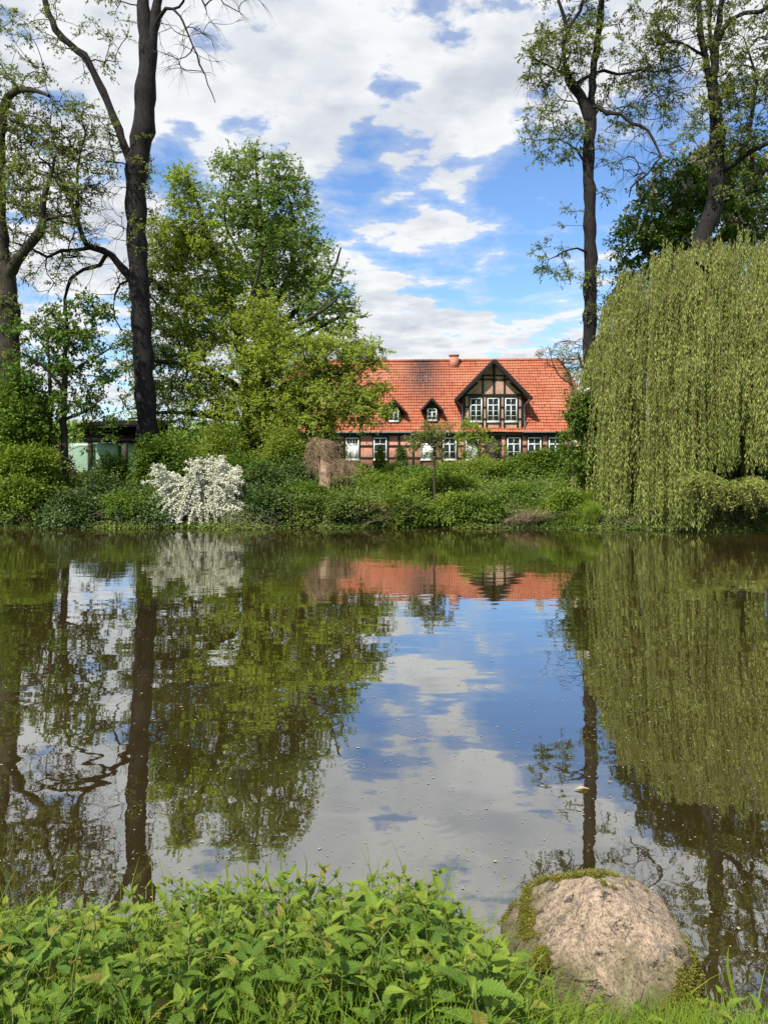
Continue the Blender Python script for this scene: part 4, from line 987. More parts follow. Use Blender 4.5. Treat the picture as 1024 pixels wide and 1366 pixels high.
# ------------------------------------------------------------------ bushes of the far bank
def bush(name, label, seed, px, py_top, w_px, h_px, Y, mat, n, L=.09, W=.055, cat='bush', dep=None, lumpn=9, upn=.9, group=None, bark=None, lift=0.0, droop=0):
    rng = np.random.default_rng(seed)
    x, _, _ = at(px, HY, Y); gz = ground_z(x, Y); ztop = EYE + (HY - py_top) * Y / F
    hw = w_px * .5 * Y / F; hh = max(.4, ztop - gz); dep = dep or hw * .8
    root = empty(name, (x, Y, gz)); tag(root, label, cat, group)
    C, Rs = [], []
    for k in range(lumpn):
        a = rng.random() * 6.28; r = rng.random() ** .6
        cz = rng.uniform(.15, .72)
        lim = math.sqrt(max(.05, 1 - cz ** 2))
        C.append((math.cos(a) * r * hw * .72 * lim, math.sin(a) * r * dep * .7 * lim, cz * hh)); Rs.append((hw * rng.uniform(.32, .5), dep * rng.uniform(.35, .5), hh * rng.uniform(.24, .38)))
    C.append((0, 0, hh * .62)); Rs.append((hw * .45, dep * .5, hh * .37)); C.append((0, 0, hh * .3)); Rs.append((hw * .8, dep * .8, hh * .35))
    C = np.array(C); Rs = np.array(Rs)
    wgt = Rs[:, 0] * Rs[:, 2]; k = rng.choice(len(C), n, p=wgt / wgt.sum())
    d = nrm(rng.normal(size=(n, 3)))
    # leafy sprays: cluster directions
    rr = rng.random(n) ** .28
    q = C[k] + d * Rs[k] * rr[:, None]
    nc = max(60, n // 45); cen = q[rng.integers(0, n, nc)]; ci = rng.integers(0, nc, n)
    mask = rng.random(n) < .72
    q[mask] = cen[ci[mask]] + rng.normal(0, 1, (mask.sum(), 3)) * np.array([.11, .11, .07]) * (1 + hh * .12)
    q = q[q[:, 2] > .02]; m = len(q)
    ctr = np.array([0, 0, hh * .35])
    D = nrm(q - ctr) + rng.normal(0, .6, (m, 3)); D[:, 2] -= .25 + droop
    N = nrm(q - ctr) * .5 + rng.normal(0, .4, (m, 3)); N[:, 2] += upn
    s = rng.uniform(.65, 1.25, m)
    V, Fc, var = leaf_arrays(q, D, N, L * s, W * s, rng=rng)
    link('foliage', np_mesh(name + '_leaves', V, Fc, var), mat, root)
    st = []
    for c in range(26):
        e = cen[rng.integers(0, nc)]; b = np.array([rng.normal(0, hw * .15), rng.normal(0, dep * .15), -.05])
        mm = (e + b) / 2 + np.array([0, 0, .15 * hh]); st.append((np.array([b, mm, e]), np.array([.02, .013, .006])))
    V, Fc = batch_tubes(st, 4); link('stems', np_mesh(name + '_stems', V, Fc), bark or M_twig, root)
    return root, cen
B = bush
B('hazel_bush', 'big dark green bush filling the left edge below the forked trunk', 101, 20, 500, 150, 200, 27.2, M_bush, 15000, .13, .08, dep=1.6)
B('hazel_bush', 'leafy green bush hanging over the water at the lower left edge', 102, 40, 590, 130, 110, 25.9, M_bush3, 12000, .11, .07, dep=1.1)
B('low_bush', 'low dark bramble bush between the left edge and the white blossom bush', 103, 130, 622, 130, 80, 26.4, M_ivy, 11000, .08, .06, dep=1.2)
B('low_bush', 'low bush drooping onto the water left of the white blossom bush', 104, 165, 655, 110, 50, 25.3, M_bush, 8000, .08, .05, dep=.8)
B('elder_bush', 'dense dark bush at the foot of the tall left trunk', 105, 225, 572, 110, 70, 28.6, M_bush, 12000, .10, .065, dep=1.4)
B('light_bush', 'yellow-green bush under the beech, behind the white blossom bush', 106, 290, 560, 120, 80, 30.5, M_bush2, 12000, .10, .06, dep=1.5)
B('light_bush', 'pale green bush under the beech, left of the brown dead climber', 107, 375, 562, 100, 80, 30.0, M_bush2, 11000, .10, .06, dep=1.4)
B('ivy_bush', 'dark ivy bush right of the white blossom bush', 108, 350, 618, 110, 70, 26.6, M_ivy, 12000, .08, .06, dep=1.1)
B('ivy_bush', 'dark bush directly below the brown dead climber', 109, 410, 640, 100, 60, 26.0, M_bush, 9000, .08, .05, dep=1.0)
B('low_bush', 'grey-green low bush trailing into the water below the house left end', 110, 440, 660, 120, 45, 25.4, M_under, 10000, .07, .035, dep=.8)
B('low_bush', 'rounded low bush below the clipped evergreen cone', 111, 505, 632, 90, 60, 28.2, M_bush3, 8000, .08, .05, dep=1.0)
B('shrub', 'wide green shrub around the thin young stem at the water', 112, 570, 632, 140, 75, 27.6, M_bush3, 14000, .08, .055, dep=1.2)
B('shrub', 'bright green shrub below the house door', 113, 645, 612, 110, 80, 30.6, M_bush2, 12000, .085, .055, dep=1.2)
B('shrub', 'dark green rounded shrub hiding the right windows of the house', 114, 722, 597, 90, 70, 31.0, M_bush, 11000, .09, .06, dep=1.3)
B('shrub', 'mid green bush between the dark rounded shrub and the willow', 115, 772, 612, 70, 80, 29.4, M_bush, 9000, .09, .055, dep=1.0)
B('shrub', 'small leafy bush at the water left of the willow curtain', 116, 690, 648, 90, 50, 27.0, M_bush, 8000, .08, .05, dep=.8)
B('garden_bush', 'dark round bush against the house wall between two windows', 117, 534, 596, 18, 25, 60.0, M_ivy, 1800, .16, .11, dep=.6, lumpn=5)
B('garden_bush', 'yellowish bush beside the clipped cone before the house', 118, 523, 618, 30, 14, 44.0, M_beech, 2500, .12, .07, dep=.7, lumpn=5)
B('garden_hedge', 'low loose hedge in front of the brick wall', 119, 470, 618, 60, 20, 46.0, M_bush2, 4000, .13, .08, dep=.8)
B('garden_bush', 'pink rhododendron glimpsed beside the dark shelter', 120, 84, 592, 30, 30, 36.0, leaf_mat('pink_flower', (0.10, 0.13, 0.04), (0.55, 0.30, 0.33), trans=.2, tint=(1, 1, 1)), 2500, .11, .08, dep=.7, lumpn=5)
B('garden_bush', 'tall yellow-green bush behind the dead climber', 125, 426, 574, 92, 60, 33.5, M_bush2, 13000, .10, .06, dep=1.2)
B('garden_bush', 'tall light bush under the beech before the hidden left windows', 126, 385, 570, 80, 60, 36.0, M_bush2, 9000, .11, .07, dep=1.2)
B('shrub', 'light green bush behind the dark bush, right of the tall left trunk', 121, 262, 590, 90, 50, 29.5, M_bush2, 8000, .09, .055, dep=1.2)
B('hazel_bush', 'dark bush under the right end of the willow', 122, 985, 610, 170, 100, 28.5, M_ivy, 9000, .12, .08, dep=1.2)
B('shrub', 'dark shrub inside the willow curtain', 123, 880, 620, 130, 90, 29.3, M_ivy, 8000, .11, .07, dep=1.2)
B('hazel_bush', 'mid green bush just left of the tall left trunk', 124, 150, 606, 66, 40, 28.8, M_bush, 5000, .09, .06, dep=1.0)

for n_, (px, top, w, lab, mt) in enumerate([(8, 640, 120, 'dark bush trailing into the water at the very left edge', M_bush3), (88, 648, 100, 'leafy shore bush second from the left edge', M_ivy), (352, 650, 90, 'ivy clad shore bush just right of the white blossom bush', M_ivy),
        (398, 662, 80, 'olive green shore bush before the dead climber', M_under), (475, 662, 90, 'green shore bush left of the dead dry grass clump', M_under), (535, 655, 90, 'shore bush left of the thin young stem', M_bush3),
        (600, 655, 100, 'broad green shore bush right of the thin young stem', M_bush3), (640, 662, 60, 'dark shore bush above the bleached reed clump', M_bush), (760, 655, 70, 'shore bush right behind the first willow shoots', M_bush3),
        (205, 662, 60, 'small dark bush left behind the white blossom bush', M_ivy)]):
    B('shore_bush', lab, 140 + n_, px, top, w, 50, 24.95, mt, 8500, .085, .058, dep=.75, lumpn=10)
for n_, (px, top, w, Yb, lab, mt) in enumerate([(330, 600, 110, 28.0, 'dark green bush between white blossom bush and dead climber', M_bush), (392, 606, 70, 28.6, 'dark bush just left of the dead climber', M_ivy), (478, 622, 90, 30.6, 'loose green bush below the leftmost ground floor window', M_bush2),
        (560, 620, 90, 31.0, 'green bush under the third ground floor window', M_bush), (610, 614, 80, 31.0, 'green bush under the small garden tree', M_bush2), (690, 606, 80, 31.2, 'dark leafy bush under the door side windows', M_bush), (752, 606, 60, 31.0, 'bush under the two rightmost windows', M_bush)]):
    B('bank_bush', lab, 160 + n_, px, top, w, 60, Yb, mt, 9500, .095, .062, dep=1.3, lumpn=9)
# clipped evergreen cone
def cone():
    rng = np.random.default_rng(5); Y = 46.0; x, _, _ = at(507, HY, Y); gz = ground_z(x, Y)
    root = empty('evergreen_cone', (x, Y, gz)); tag(root, 'small bright green clipped cone before the second ground floor window', 'conifer')
    h = EYE + (HY - 613) * Y / F - gz + .9; n = 6000; h = max(h, 1.0)
    t = 1 - np.sqrt(rng.random(n)); a = rng.random(n) * 6.28; r = .42 * (1 - t) + .02; r *= rng.uniform(.8, 1.05, n)
    q = np.stack([np.cos(a) * r, np.sin(a) * r, t * h], 1); d = np.stack([np.cos(a), np.sin(a), np.full(n, 1.2)], 1)
    V, Fc, var = leaf_arrays(q, d, rng.normal(size=(n, 3)), .09, .04, rng=rng)
    link('foliage', np_mesh('cone_leaves', V, Fc, var), M_grass, root)
    link('stem', np_mesh('cone_stem', *batch_tubes([(np.array([(0, 0, -.05), (0, 0, h * .8)]), np.array([.05, .02]))], 6)), M_twig, root)
cone()

# white blossom bush (spiraea) arching over the water
def spirea():
    rng = np.random.default_rng(8); Y = 25.4; x, _, _ = at(268, HY, Y); gz = 0.25
    root = empty('blossom_bush', (x, Y, gz)); tag(root, 'white flowering bush arching down to the water on the far bank', 'bush')
    off = np.array([x, Y, gz]); s = Y / F
    ST, Q, D, Ql, Dl = [], [], [], [], []
    def px3(px, py, dy=0): return np.array(at(px, py, Y + dy)) - off
    b0 = px3(268, 692)
    # (top px, top py, end px, end py, spread, canes): arching bunches of canes
    BN = [(232, 640, 206, 634, 6, 22), (240, 646, 216, 664, 10, 28), (250, 644, 226, 690, 13, 34), (262, 640, 244, 700, 14, 34), (272, 648, 262, 702, 13, 30), (285, 652, 280, 700, 13, 28), (296, 640, 305, 672, 12, 30),
          (300, 632, 318, 641, 7, 18), (298, 640, 314, 656, 9, 20), (292, 668, 322, 686, 8, 40), (280, 672, 306, 701, 9, 34), (246, 668, 222, 700, 9, 30), (266, 664, 268, 703, 12, 40), (290, 622, 300, 628, 6, 12), (264, 626, 256, 632, 7, 12)]
    for (tx, ty, ex0, ey0, sp, cnt) in BN:
        for k in range(cnt):
            dy = rng.uniform(-.9, .4); jx, jy = rng.normal(0, sp * .55), rng.normal(0, sp * .5)
            top_ = px3(tx + jx + rng.normal(0, 5), ty + jy + rng.uniform(-6, 14), dy * .6); e = px3(ex0 + jx * .5 + rng.normal(0, sp * .8), min(704, ey0 + jy + rng.uniform(-16, 6)), dy)
            m = (top_ + e) / 2 + np.array([0, 0, .07])
            P, r = resample([b0 + rng.normal(0, .22, 3) * np.array([1, 1, .3]), b0 * .45 + top_ * .55 + np.array([0, 0, .05]), top_, m, e], [.012, .009, .007, .005, .003], .11)
            ST.append((P, r)); n = len(P); i0 = int(n * .45)
            m = int((n - i0) * 14); tt = i0 + rng.random(m) * (n - i0 - 1.01); ii = tt.astype(int); fr = (tt - ii)[:, None]
            q = P[ii] * (1 - fr) + P[ii + 1] * fr + rng.normal(0, .024, (m, 3)); q[:, 2] += .01
            Q.append(q); D.append(rng.normal(size=(m, 3)))
            m = n * 3; tt = rng.random(m) * (n - 1.01); ii = tt.astype(int); fr = (tt - ii)[:, None]
            Ql.append(P[ii] * (1 - fr) + P[ii + 1] * fr + rng.normal(0, .05, (m, 3)) - np.array([0, 0, .03])); Dl.append(rng.normal(size=(m, 3)))
    for (px, py) in ((282, 612), (270, 614), (262, 618), (290, 618), (300, 622), (276, 622)):
        for _ in range(3):
            e = px3(px + rng.normal(0, 4), py + rng.normal(0, 3), .3); P, r = resample([b0, (b0 + e) / 2 + rng.normal(0, .08, 3), e, e + np.array([.15, 0, -.05])], [.01, .008, .006, .003], .12)
            ST.append((P, r)); q = P[-6:].repeat(7, 0) + rng.normal(0, .04, (len(P[-6:]) * 7, 3)); Q.append(q); D.append(rng.normal(size=q.shape))
    V, Fc = batch_tubes(ST, 4); link('stems', np_mesh('cane', V, Fc), M_twig, root)
    Q = np.concatenate(Q); D = np.concatenate(D); N = rng.normal(0, .5, Q.shape); N[:, 2] += .6; N[:, 1] -= .6
    V, Fc, var = leaf_arrays(Q, D, N, .056, .050, rng=rng); o = link('blossom', np_mesh('blossoms', V, Fc, var), M_blossom, root); o['kind'] = 'stuff'
    Q = np.concatenate(Ql); D = np.concatenate(Dl); N = rng.normal(0, .5, Q.shape); N[:, 2] += .8
    V, Fc, var = leaf_arrays(Q, D, N, .06, .03, rng=rng); link('foliage', np_mesh('spirea_leaves', V, Fc, var), M_bush2, root)
spirea()

# brown dead climber over a stump
def dead_stump():
    rng = np.random.default_rng(9); Y = 28.0; x, _, _ = at(430, HY, Y); gz = ground_z(x, Y)
    root = empty('dead_climber', (x, Y, gz)); tag(root, 'brown dead climber slumped over a bare stump among the bushes', 'dead plant')
    off = np.array([x, Y, gz]); p0 = np.array(at(434, 642, Y - .3)) - off; p1 = np.array(at(430, 590, Y)) - off
    V, Fc = batch_tubes([resample([p0 - [0, 0, .9], p0, (p0 + p1) / 2 + [.05, 0, 0], p1], [.30, .25, .20, .12], .2)], 10)
    V += np.array([mnoise.noise(Vector(v) * 4) for v in V])[:, None] * np.array([.09, .09, .02])
    link('stump', np_mesh('stump', V, Fc, smooth=True), plain_mat('dead_wood', (0.36, 0.24, 0.14), .9, .3, 5, .5, c2=(0.11, 0.075, 0.05)), root)
    P, ds = [], []
    for k in range(620):
        u = rng.random() * .8; a = rng.random() * 6.28; s = p1 + np.array([math.cos(a) * .30 * u - .1 + .12 * math.sin(k), math.sin(a) * .3 * u, rng.uniform(-.65, .12) * (1 - .5 * math.cos(a))])
        ln = rng.uniform(.4, 1.1); e = s + np.array([math.cos(a) * .22 + rng.normal(0, .18) + .10, math.sin(a) * .2, -ln * rng.uniform(.2, 1)]); m = (s + e) / 2 + np.array([math.cos(a) * .12, math.sin(a) * .1, .12]) + rng.normal(0, .05, 3)
        P.append((np.array([s, m, e]), np.array([.007, .006, .003])))
    for k in range(350):
        s = np.array(at(455 + rng.normal(0, 10), 625 + rng.normal(0, 6), Y - .4)) - off; a = rng.random() * 6.28; e = s + np.array([math.cos(a) * .5, math.sin(a) * .3, rng.uniform(-.4, .1)])
        P.append((np.array([s, (s + e) / 2 + [0, 0, .12], e]), np.array([.006, .005, .003])))
    V, Fc = batch_tubes(P, 3); o = link('dry_tendrils', np_mesh('dry_tendrils', V, Fc), plain_mat('dry_tendril', (0.34, 0.235, 0.135), .9, .3, 4, c2=(0.16, 0.11, 0.065)), root); o['kind'] = 'stuff'
dead_stump()

# undergrowth over the whole far bank, with bare twigs at the water line
def undergrowth():
    rng = np.random.default_rng(15); n = 150000
    x = rng.uniform(-17, 17, n); d = rng.random(n) ** 1.1 * 7.0 - .35
    sh = np.array([far_shore(v) for v in np.linspace(-17, 17, 400)]); y = np.interp(x, np.linspace(-17, 17, 400), sh) + d
    cx = np.round(x / .35 + rng.normal(0, .25, n)); 
    hmap = np.array([mnoise.noise(Vector((a * .9, b * .9, 3))) for a, b in zip(x[::15], y[::15])]).repeat(15)[:n]
    h = np.clip(.35 + .5 * hmap, .08, .9) * rng.random(n) ** .6 * np.clip((d + .5) / 1.2, .25, 1)
    gz = np.interp(np.clip(d, 0, 9), np.linspace(0, 9, 50), 1.12 * (1 - np.exp(-np.linspace(0, 9, 50) / 2.3))) + np.minimum(0, d) * .1
    q = np.stack([x, y, gz + h + .02], 1) + rng.normal(0, .03, (n, 3))
    D = rng.normal(0, 1, (n, 3)); D[:, 1] -= .5; D[:, 2] -= .3; N = rng.normal(0, .45, (n, 3)); N[:, 2] += 1; N[:, 1] -= .3
    s = rng.uniform(.6, 1.3, n)
    V, Fc, var = leaf_arrays(q, D, N, .085 * s, .055 * s, rng=rng)
    tag(link('undergrowth', np_mesh('undergrowth', V, Fc, var), M_under), 'brambles, ivy and weeds covering the far bank', kind='stuff')
    P = []
    for k in range(550):
        x = rng.uniform(-15, 12); y = far_shore(x) + rng.uniform(-.1, .7); z = rng.uniform(.1, .6)
        a = rng.random() * 6.28; ln = rng.uniform(.3, 1.0); s = np.array([x, y, z]); e = s + np.array([math.cos(a) * ln, -abs(math.sin(a)) * ln * .6, rng.uniform(-.5, .25) * ln]); e[2] = max(e[2], .01)
        P.append((np.array([s, (s + e) / 2 + [0, 0, .12 * ln], e]), np.array([.007, .006, .003])))
    V, Fc = batch_tubes(P, 3); tag(link('bare_twigs', np_mesh('bare_twigs', V, Fc), plain_mat('grey_twig', (0.20, 0.165, 0.12), .9, .3, 4)), 'grey bare twigs along the far water line', kind='stuff')
undergrowth()

def blades(name, label, seed, pts, hgt, wid, mat, bend=.5, kind='stuff', nseg=4, lean=(0, 0), cat=None):
    """curved grass blades; pts (n,3) roots"""
    rng = np.random.default_rng(seed); n = len(pts)
    h = hgt * rng.uniform(.45, 1.2, n); a = rng.random(n) * 6.28; bd = bend * rng.uniform(.2, 1.3, n)
    dx = np.cos(a) + lean[0]; dy = np.sin(a) + lean[1]
    fx = -np.sin(a + rng.normal(0, .6, n)); fy = np.cos(a)
    w = wid * rng.uniform(.6, 1.3, n)
    rows = []
    for i in range(nseg + 1):
        t = i / nseg
        c = pts + np.stack([dx * bd * h * t ** 2, dy * bd * h * t ** 2, h * (t - .28 * bd * t ** 3)], 1)
        ww = (w * (1 - t ** 1.8) * .5 + .0003)
        rows.append(np.stack([c + np.stack([fx * ww, fy * ww, 0 * ww], 1), c - np.stack([fx * ww, fy * ww, 0 * ww], 1)], 1))
    V = np.stack(rows, 1).reshape(-1, 3)
    k = np.arange(n)[:, None] * (nseg + 1) * 2; i = np.arange(nseg)[None] * 2
    b = (k + i).ravel(); Fc = np.stack([b, b + 1, b + 3, b + 2], 1)
    me = np_mesh(name, V, Fc, np.repeat(rng.random(n), (nseg + 1) * 2))
    return tag(link(name, me, mat), label, cat, None, kind)
def strip(seed, n, x0, x1, yf0, yf1, yshore):
    rng = np.random.default_rng(seed); x = rng.uniform(x0, x1, n); y = np.array([yshore(v) for v in x]) + rng.uniform(yf0, yf1, n)
    return np.stack([x, y, [max(ground_z(a, b), -.02) for a, b in zip(x, y)]], 1)
blades('bank_grass', 'fresh green grass patch on the far bank left of the willow', 41, strip(41, 9000, 4.7, 6.7, -.05, 1.1, far_shore), .72, .014, M_grass, .35)
blades('bank_grass', 'mixed grass along the far bank', 42, strip(42, 5000, -13, 12, .1, 2.2, far_shore), .28, .010, M_under, .8)
blades('dead_reeds', 'bleached dead reed clump at the far water edge below the house', 43, strip(43, 420, 3.7, 4.9, -.15, .15, far_shore), .75, .020, M_dry, 1.5, lean=(.6, -.6))
blades('dead_reeds', 'pale dry grass clump hanging down the bank left of the thin stem', 44, strip(44, 700, -.8, .3, -.1, .9, far_shore), .95, .014, M_dry, 1.4, lean=(.3, -1))
blades('meadow_grass', 'long meadow grass between pond and house', 45, strip(45, 14000, -26, 24, 4, 20, far_shore), .4, .03, M_grass, .5, nseg=2)

# far hedge line on the horizon
def treeline():
    rng = np.random.default_rng(50); n = 42000; x = rng.uniform(-150, 150, n); Yb = 150.0
    hh = np.interp(x, np.linspace(-150, 150, 90), 5 + 3.5 * rng.random(90)) 
    z = GZ + hh * rng.random(n) ** .6; y = Yb + rng.uniform(-5, 5, n)
    V, Fc, var = leaf_arrays(np.stack([x, y, z], 1), rng.normal(size=(n, 3)), rng.normal(size=(n, 3)) + [0, 0, .8], .9, .7, rng=rng)
    tag(link('distant_woods', np_mesh('distant_woods', V, Fc, var), M_back), 'low wooded horizon far behind the garden', kind='stuff')
treeline()

# open shelter with wrapped bales behind the left trunk
def shelter():
    Y = 44.0; s = Y / F; x0 = at(118, 0, Y)[0]; x1 = at(196, 0, Y)[0]; zt = at(0, 567, Y)[2]; zb_ = at(0, 590, Y)[2]; gz = ground_z(x0, Y)
    root = empty('shelter', ((x0 + x1) / 2, Y, gz)); tag(root, 'dark open wooden shelter behind the tall left trunk', 'shelter')
    o = np.array(root.location)
    def bx(name, b, mat): 
        m = box_mesh(name, [b]); m.transform(Matrix.Translation(-Vector(o))); return link(name, m, mat, root)
    M_sh = plain_mat('tarred_boards', (0.009, 0.008, 0.007), .95, .3, 6, spec=.05)
    me = poly_mesh('roof', [(x0 - .5, Y - .5, zt - .12), (x1 + .5, Y - .5, zt - .1), (x1 + .5, Y + 4.5, zt + .35), (x0 - .5, Y + 4.5, zt + .35), (x0 - .5, Y - .5, zt), (x1 + .5, Y - .5, zt + .02), (x1 + .5, Y + 4.5, zt + .47), (x0 - .5, Y + 4.5, zt + .47)],
                   [(0, 3, 2, 1), (4, 5, 6, 7), (0, 1, 5, 4), (1, 2, 6, 5), (2, 3, 7, 6), (3, 0, 4, 7)])
    me.transform(Matrix.Translation(-Vector(o))); link('roof', me, M_sh, root)
    bx('back_wall', (x0, x1, Y + 4.2, Y + 4.3, gz, zt + .3), M_sh)
    zf = zt - .13; 
    for k in range(4): bx('board', (x0 - .2, x1 + .2, Y - .12, Y - .07, zf - (k + 1) * (zf - zb_) / 4 + .01, zf - k * (zf - zb_) / 4), M_sh)
    for px in (120, 167, 194):
        xx = at(px, 0, Y)[0]; bx('post', (xx - .11, xx + .11, Y - .06, Y + .16, gz, zf), plain_mat('grey_post', (0.07, 0.055, 0.045), .85, .2) if px == 120 else MATS['grey_post'])
    mw = plain_mat('pale_green_wrap', (0.255, 0.374, 0.255), .35, .08, 3, .3)
    def bale(px, w, lab):
        h = at(0, 591, Y + 1.5)[2] - gz; bm = bmesh.new()
        bmesh.ops.create_cube(bm, size=1)
        for v in bm.verts: v.co = Vector((v.co.x * w, v.co.y * 1.2, v.co.z * h + h / 2))
        bmesh.ops.bevel(bm, geom=bm.edges[:], offset=.16, segments=4, affect='EDGES', profile=.5)
        bmesh.ops.subdivide_edges(bm, edges=bm.edges[:], cuts=1)
        for v in bm.verts: v.co += Vector(v.co).normalized() * .03 * mnoise.noise(v.co * 2.3 + Vector((px, 0, 0)))
        m2 = bpy.data.meshes.new('wrapped_bale'); bm.to_mesh(m2); bm.free()
        for p in m2.polygons: p.use_smooth = True
        xx = at(px, 0, Y + 1.5)[0]; ob = link('wrapped_bale', m2, mw, None, (xx, Y + 1.5, gz)); tag(ob, lab, 'bale')
    bale(178, 1.15, 'pale green wrapped bale right of the shelter post, beside the trunk')
    bale(147, 1.35, 'pale green wrapped bale left of the shelter post')
    bale(112, 1.5, 'pale green wrapped bale half hidden by leaves left under the shelter roof')
shelter()

# ------------------------------------------------------------------ the boulder
def boulder():
    Y = 3.22; c = np.array(at(797, 604, Y)); root_loc = (c[0] + .012, Y, .222)
    bm = bmesh.new(); bmesh.ops.create_icosphere(bm, subdivisions=6, radius=1.0)
    planes = [((-.66, .05, .75), .305), ((-.98, -.1, -.05), .352), ((.05, -.62, .78), .325), ((.50, -.05, .86), .345), ((.93, -.05, .30), .352), ((.75, -.65, .1), .36), ((-.6, -.78, .15), .35), ((0, .6, .8), .36), ((-.15, -.9, -.3), .37), ((.2, .1, .97), .375)]
    planes = [(Vector(n).normalized(), d) for n, d in planes]
    for v in bm.verts:
        d = v.co.normalized()
        r = 1 + .06 * mnoise.noise(d * 1.6 + Vector((3, 1, 2))) + .045 * mnoise.noise(d * 3.4 + Vector((1, 7, 2)))
        p = Vector((d.x * .43, d.y * .40, d.z * .43)) * r
        for n, q in planes:                      # worn flats, softly meeting
            e = p.dot(n) - q + .02
            if e > 0: p -= n * (e - .02 * (1 - math.exp(-e / .02)) + 0.0)
        p = Vector((p.x * 1.055, p.y, p.z * .955)); p *= 1 + .022 * mnoise.noise(d * 8) + .010 * mnoise.noise(d * 19) + .006 * mnoise.noise(d * 42)
        v.co = p
    me = bpy.data.meshes.new('boulder'); bm.to_mesh(me); bm.free()
    for p in me.polygons: p.use_smooth = True
    o = link('boulder', me, M_granite, None, root_loc); tag(o, 'big pinkish granite boulder with mossy rim at the near shore', 'rock')
    # moss cushions: tiny sprigs standing on the stone
    rng = np.random.default_rng(61); co = np.zeros(len(me.vertices) * 3); me.vertices.foreach_get('co', co); co = co.reshape(-1, 3)
    no = np.zeros(len(me.vertices) * 3); me.vertices.foreach_get('normal', no); no = no.reshape(-1, 3)
    x, y, z = co.T; d = nrm(co)
    nz = np.array([mnoise.noise(Vector(p) * 7) for p in co]); nz2 = np.array([mnoise.noise(Vector(p) * 18 + Vector((5, 5, 5))) for p in co])
    # a band along the upper left edge and over the top, thinner down the right shoulder, and a patch low on the right front
    vd = np.array([-.26, -.80, .54]); nv = no @ vd
    sil = np.exp(-((nv - .05) / .24) ** 2) * (z > .06) * np.where(x < .03, 1.08, np.where(x < .12, .85, .55)) * (no[:, 2] > -.2)
    lsh = np.exp(-(((x + .31) / .065) ** 2 + ((z - .20) / .08) ** 2)) * 1.0
    lowr = np.exp(-(((x - .25) / .11) ** 2 + ((z - .07) / .11) ** 2)) * (y < .05) * 1.15 + np.exp(-(((x - .12) / .12) ** 2 + ((z + .05) / .07) ** 2)) * (y < .05) * .85
    lowl = np.exp(-(((x + .33) / .08) ** 2 + ((z + .02) / .16) ** 2)) * (y < .05) * .3
    m = np.maximum.reduce([sil, lsh, lowr, lowl]) + .45 * nz + .30 * nz2
    w = np.clip((m - .46) / .3, 0, 1); 
    N = 42000; k = rng.choice(len(co), N, p=w / w.sum()); q = co[k] + rng.normal(0, .004, (N, 3)) + no[k] * (rng.random(N)[:, None] * .016 * w[k][:, None] + .001)
    D = no[k] + rng.normal(0, .55, (N, 3)); NN = rng.normal(size=(N, 3))
    s = rng.uniform(.6, 1.3, N)
    V, Fc, var = leaf_arrays(q, D, NN, 0.009 * s, .0045 * s, rng=rng)
    mo = link('moss', np_mesh('moss', V, Fc, var), M_moss, o); mo['kind'] = 'stuff'
boulder()

# ------------------------------------------------------------------ nettles
def leaf_shape(seed, serr=9, curl=.16, width=.32):
    """toothed nettle leaf along +x, length 1, folded on the midrib and drooping at the tip"""
    rng = np.random.default_rng(seed); V = [(0, 0, 0)]; up, dn, md = [], [], []
    xs_ = []
    for k in range(serr):
        t0 = .04 + .92 * k / serr; t1 = t0 + .92 / serr * .72
        xs_ += [(t0, .80), (t1, 1.10)]
    xs_ = xs_[1:]
    def zc(t): return .10 * math.sin(t * 2.2) - curl * t * t
    verts = [(0, 0, 0)]; L_, M_, R_ = [], [], []
    for (t, f) in xs_:
        w = width * (math.sin(math.pi * min(1, t * .93 + .06) ** .62) ** .9) * f * (1.02 - .25 * t)
        wob = rng.normal(0, .006)
        M_.append((t, 0, zc(t) - .02)); L_.append((t + .035 * (f > 1), w, zc(t) + w * .30 + wob)); R_.append((t + .035 * (f > 1), -w, zc(t) + w * .30 - wob))
    V = [(0, 0, 0)] + [p for tr in zip(L_, M_, R_) for p in tr] + [(1.03, 0, zc(1.03) - .02)]
    n = len(M_); Fc = [(0, 2, 1), (0, 3, 2)]
    for i in range(n - 1):
        a = 1 + i * 3; Fc += [(a, a + 1, a + 4, a + 3), (a + 1, a + 2, a + 5, a + 4)]
    a = 1 + (n - 1) * 3; e = len(V) - 1; Fc += [(a, a + 1, e), (a + 1, a + 2, e)]
    me = bpy.data.meshes.new('leaf'); me.from_pydata(V, [], Fc); me.update()
    for p in me.polygons: p.use_smooth = True
    return me
LEAVES = [leaf_shape(s, c_, cu_, w_) for s, c_, cu_, w_ in ((1, 9, .10, .25), (2, 10, .24, .22), (3, 8, .36, .27), (4, 9, .05, .24))]
TOPS = [m_.copy() for m_ in LEAVES]
for m_ in LEAVES: m_.materials.append(M_nettle)
for m_ in TOPS: m_.materials.append(M_nettle_top)
STEMS = []
for s_ in range(4):
    rg = np.random.default_rng(s_); P, r = resample([(0, 0, -.05), (rg.normal(0, .015), rg.normal(0, .015), .35), (rg.normal(0, .035), rg.normal(0, .035), .7), (rg.normal(0, .05), rg.normal(0, .05), 1.0)], [.0065, .005, .004, .0025], .09)
    V, Fc = batch_tubes([(P, r * .55)], 6); me = np_mesh('nettle_stem', V, Fc, smooth=True); me.materials.append(M_stem); STEMS.append((me, P))
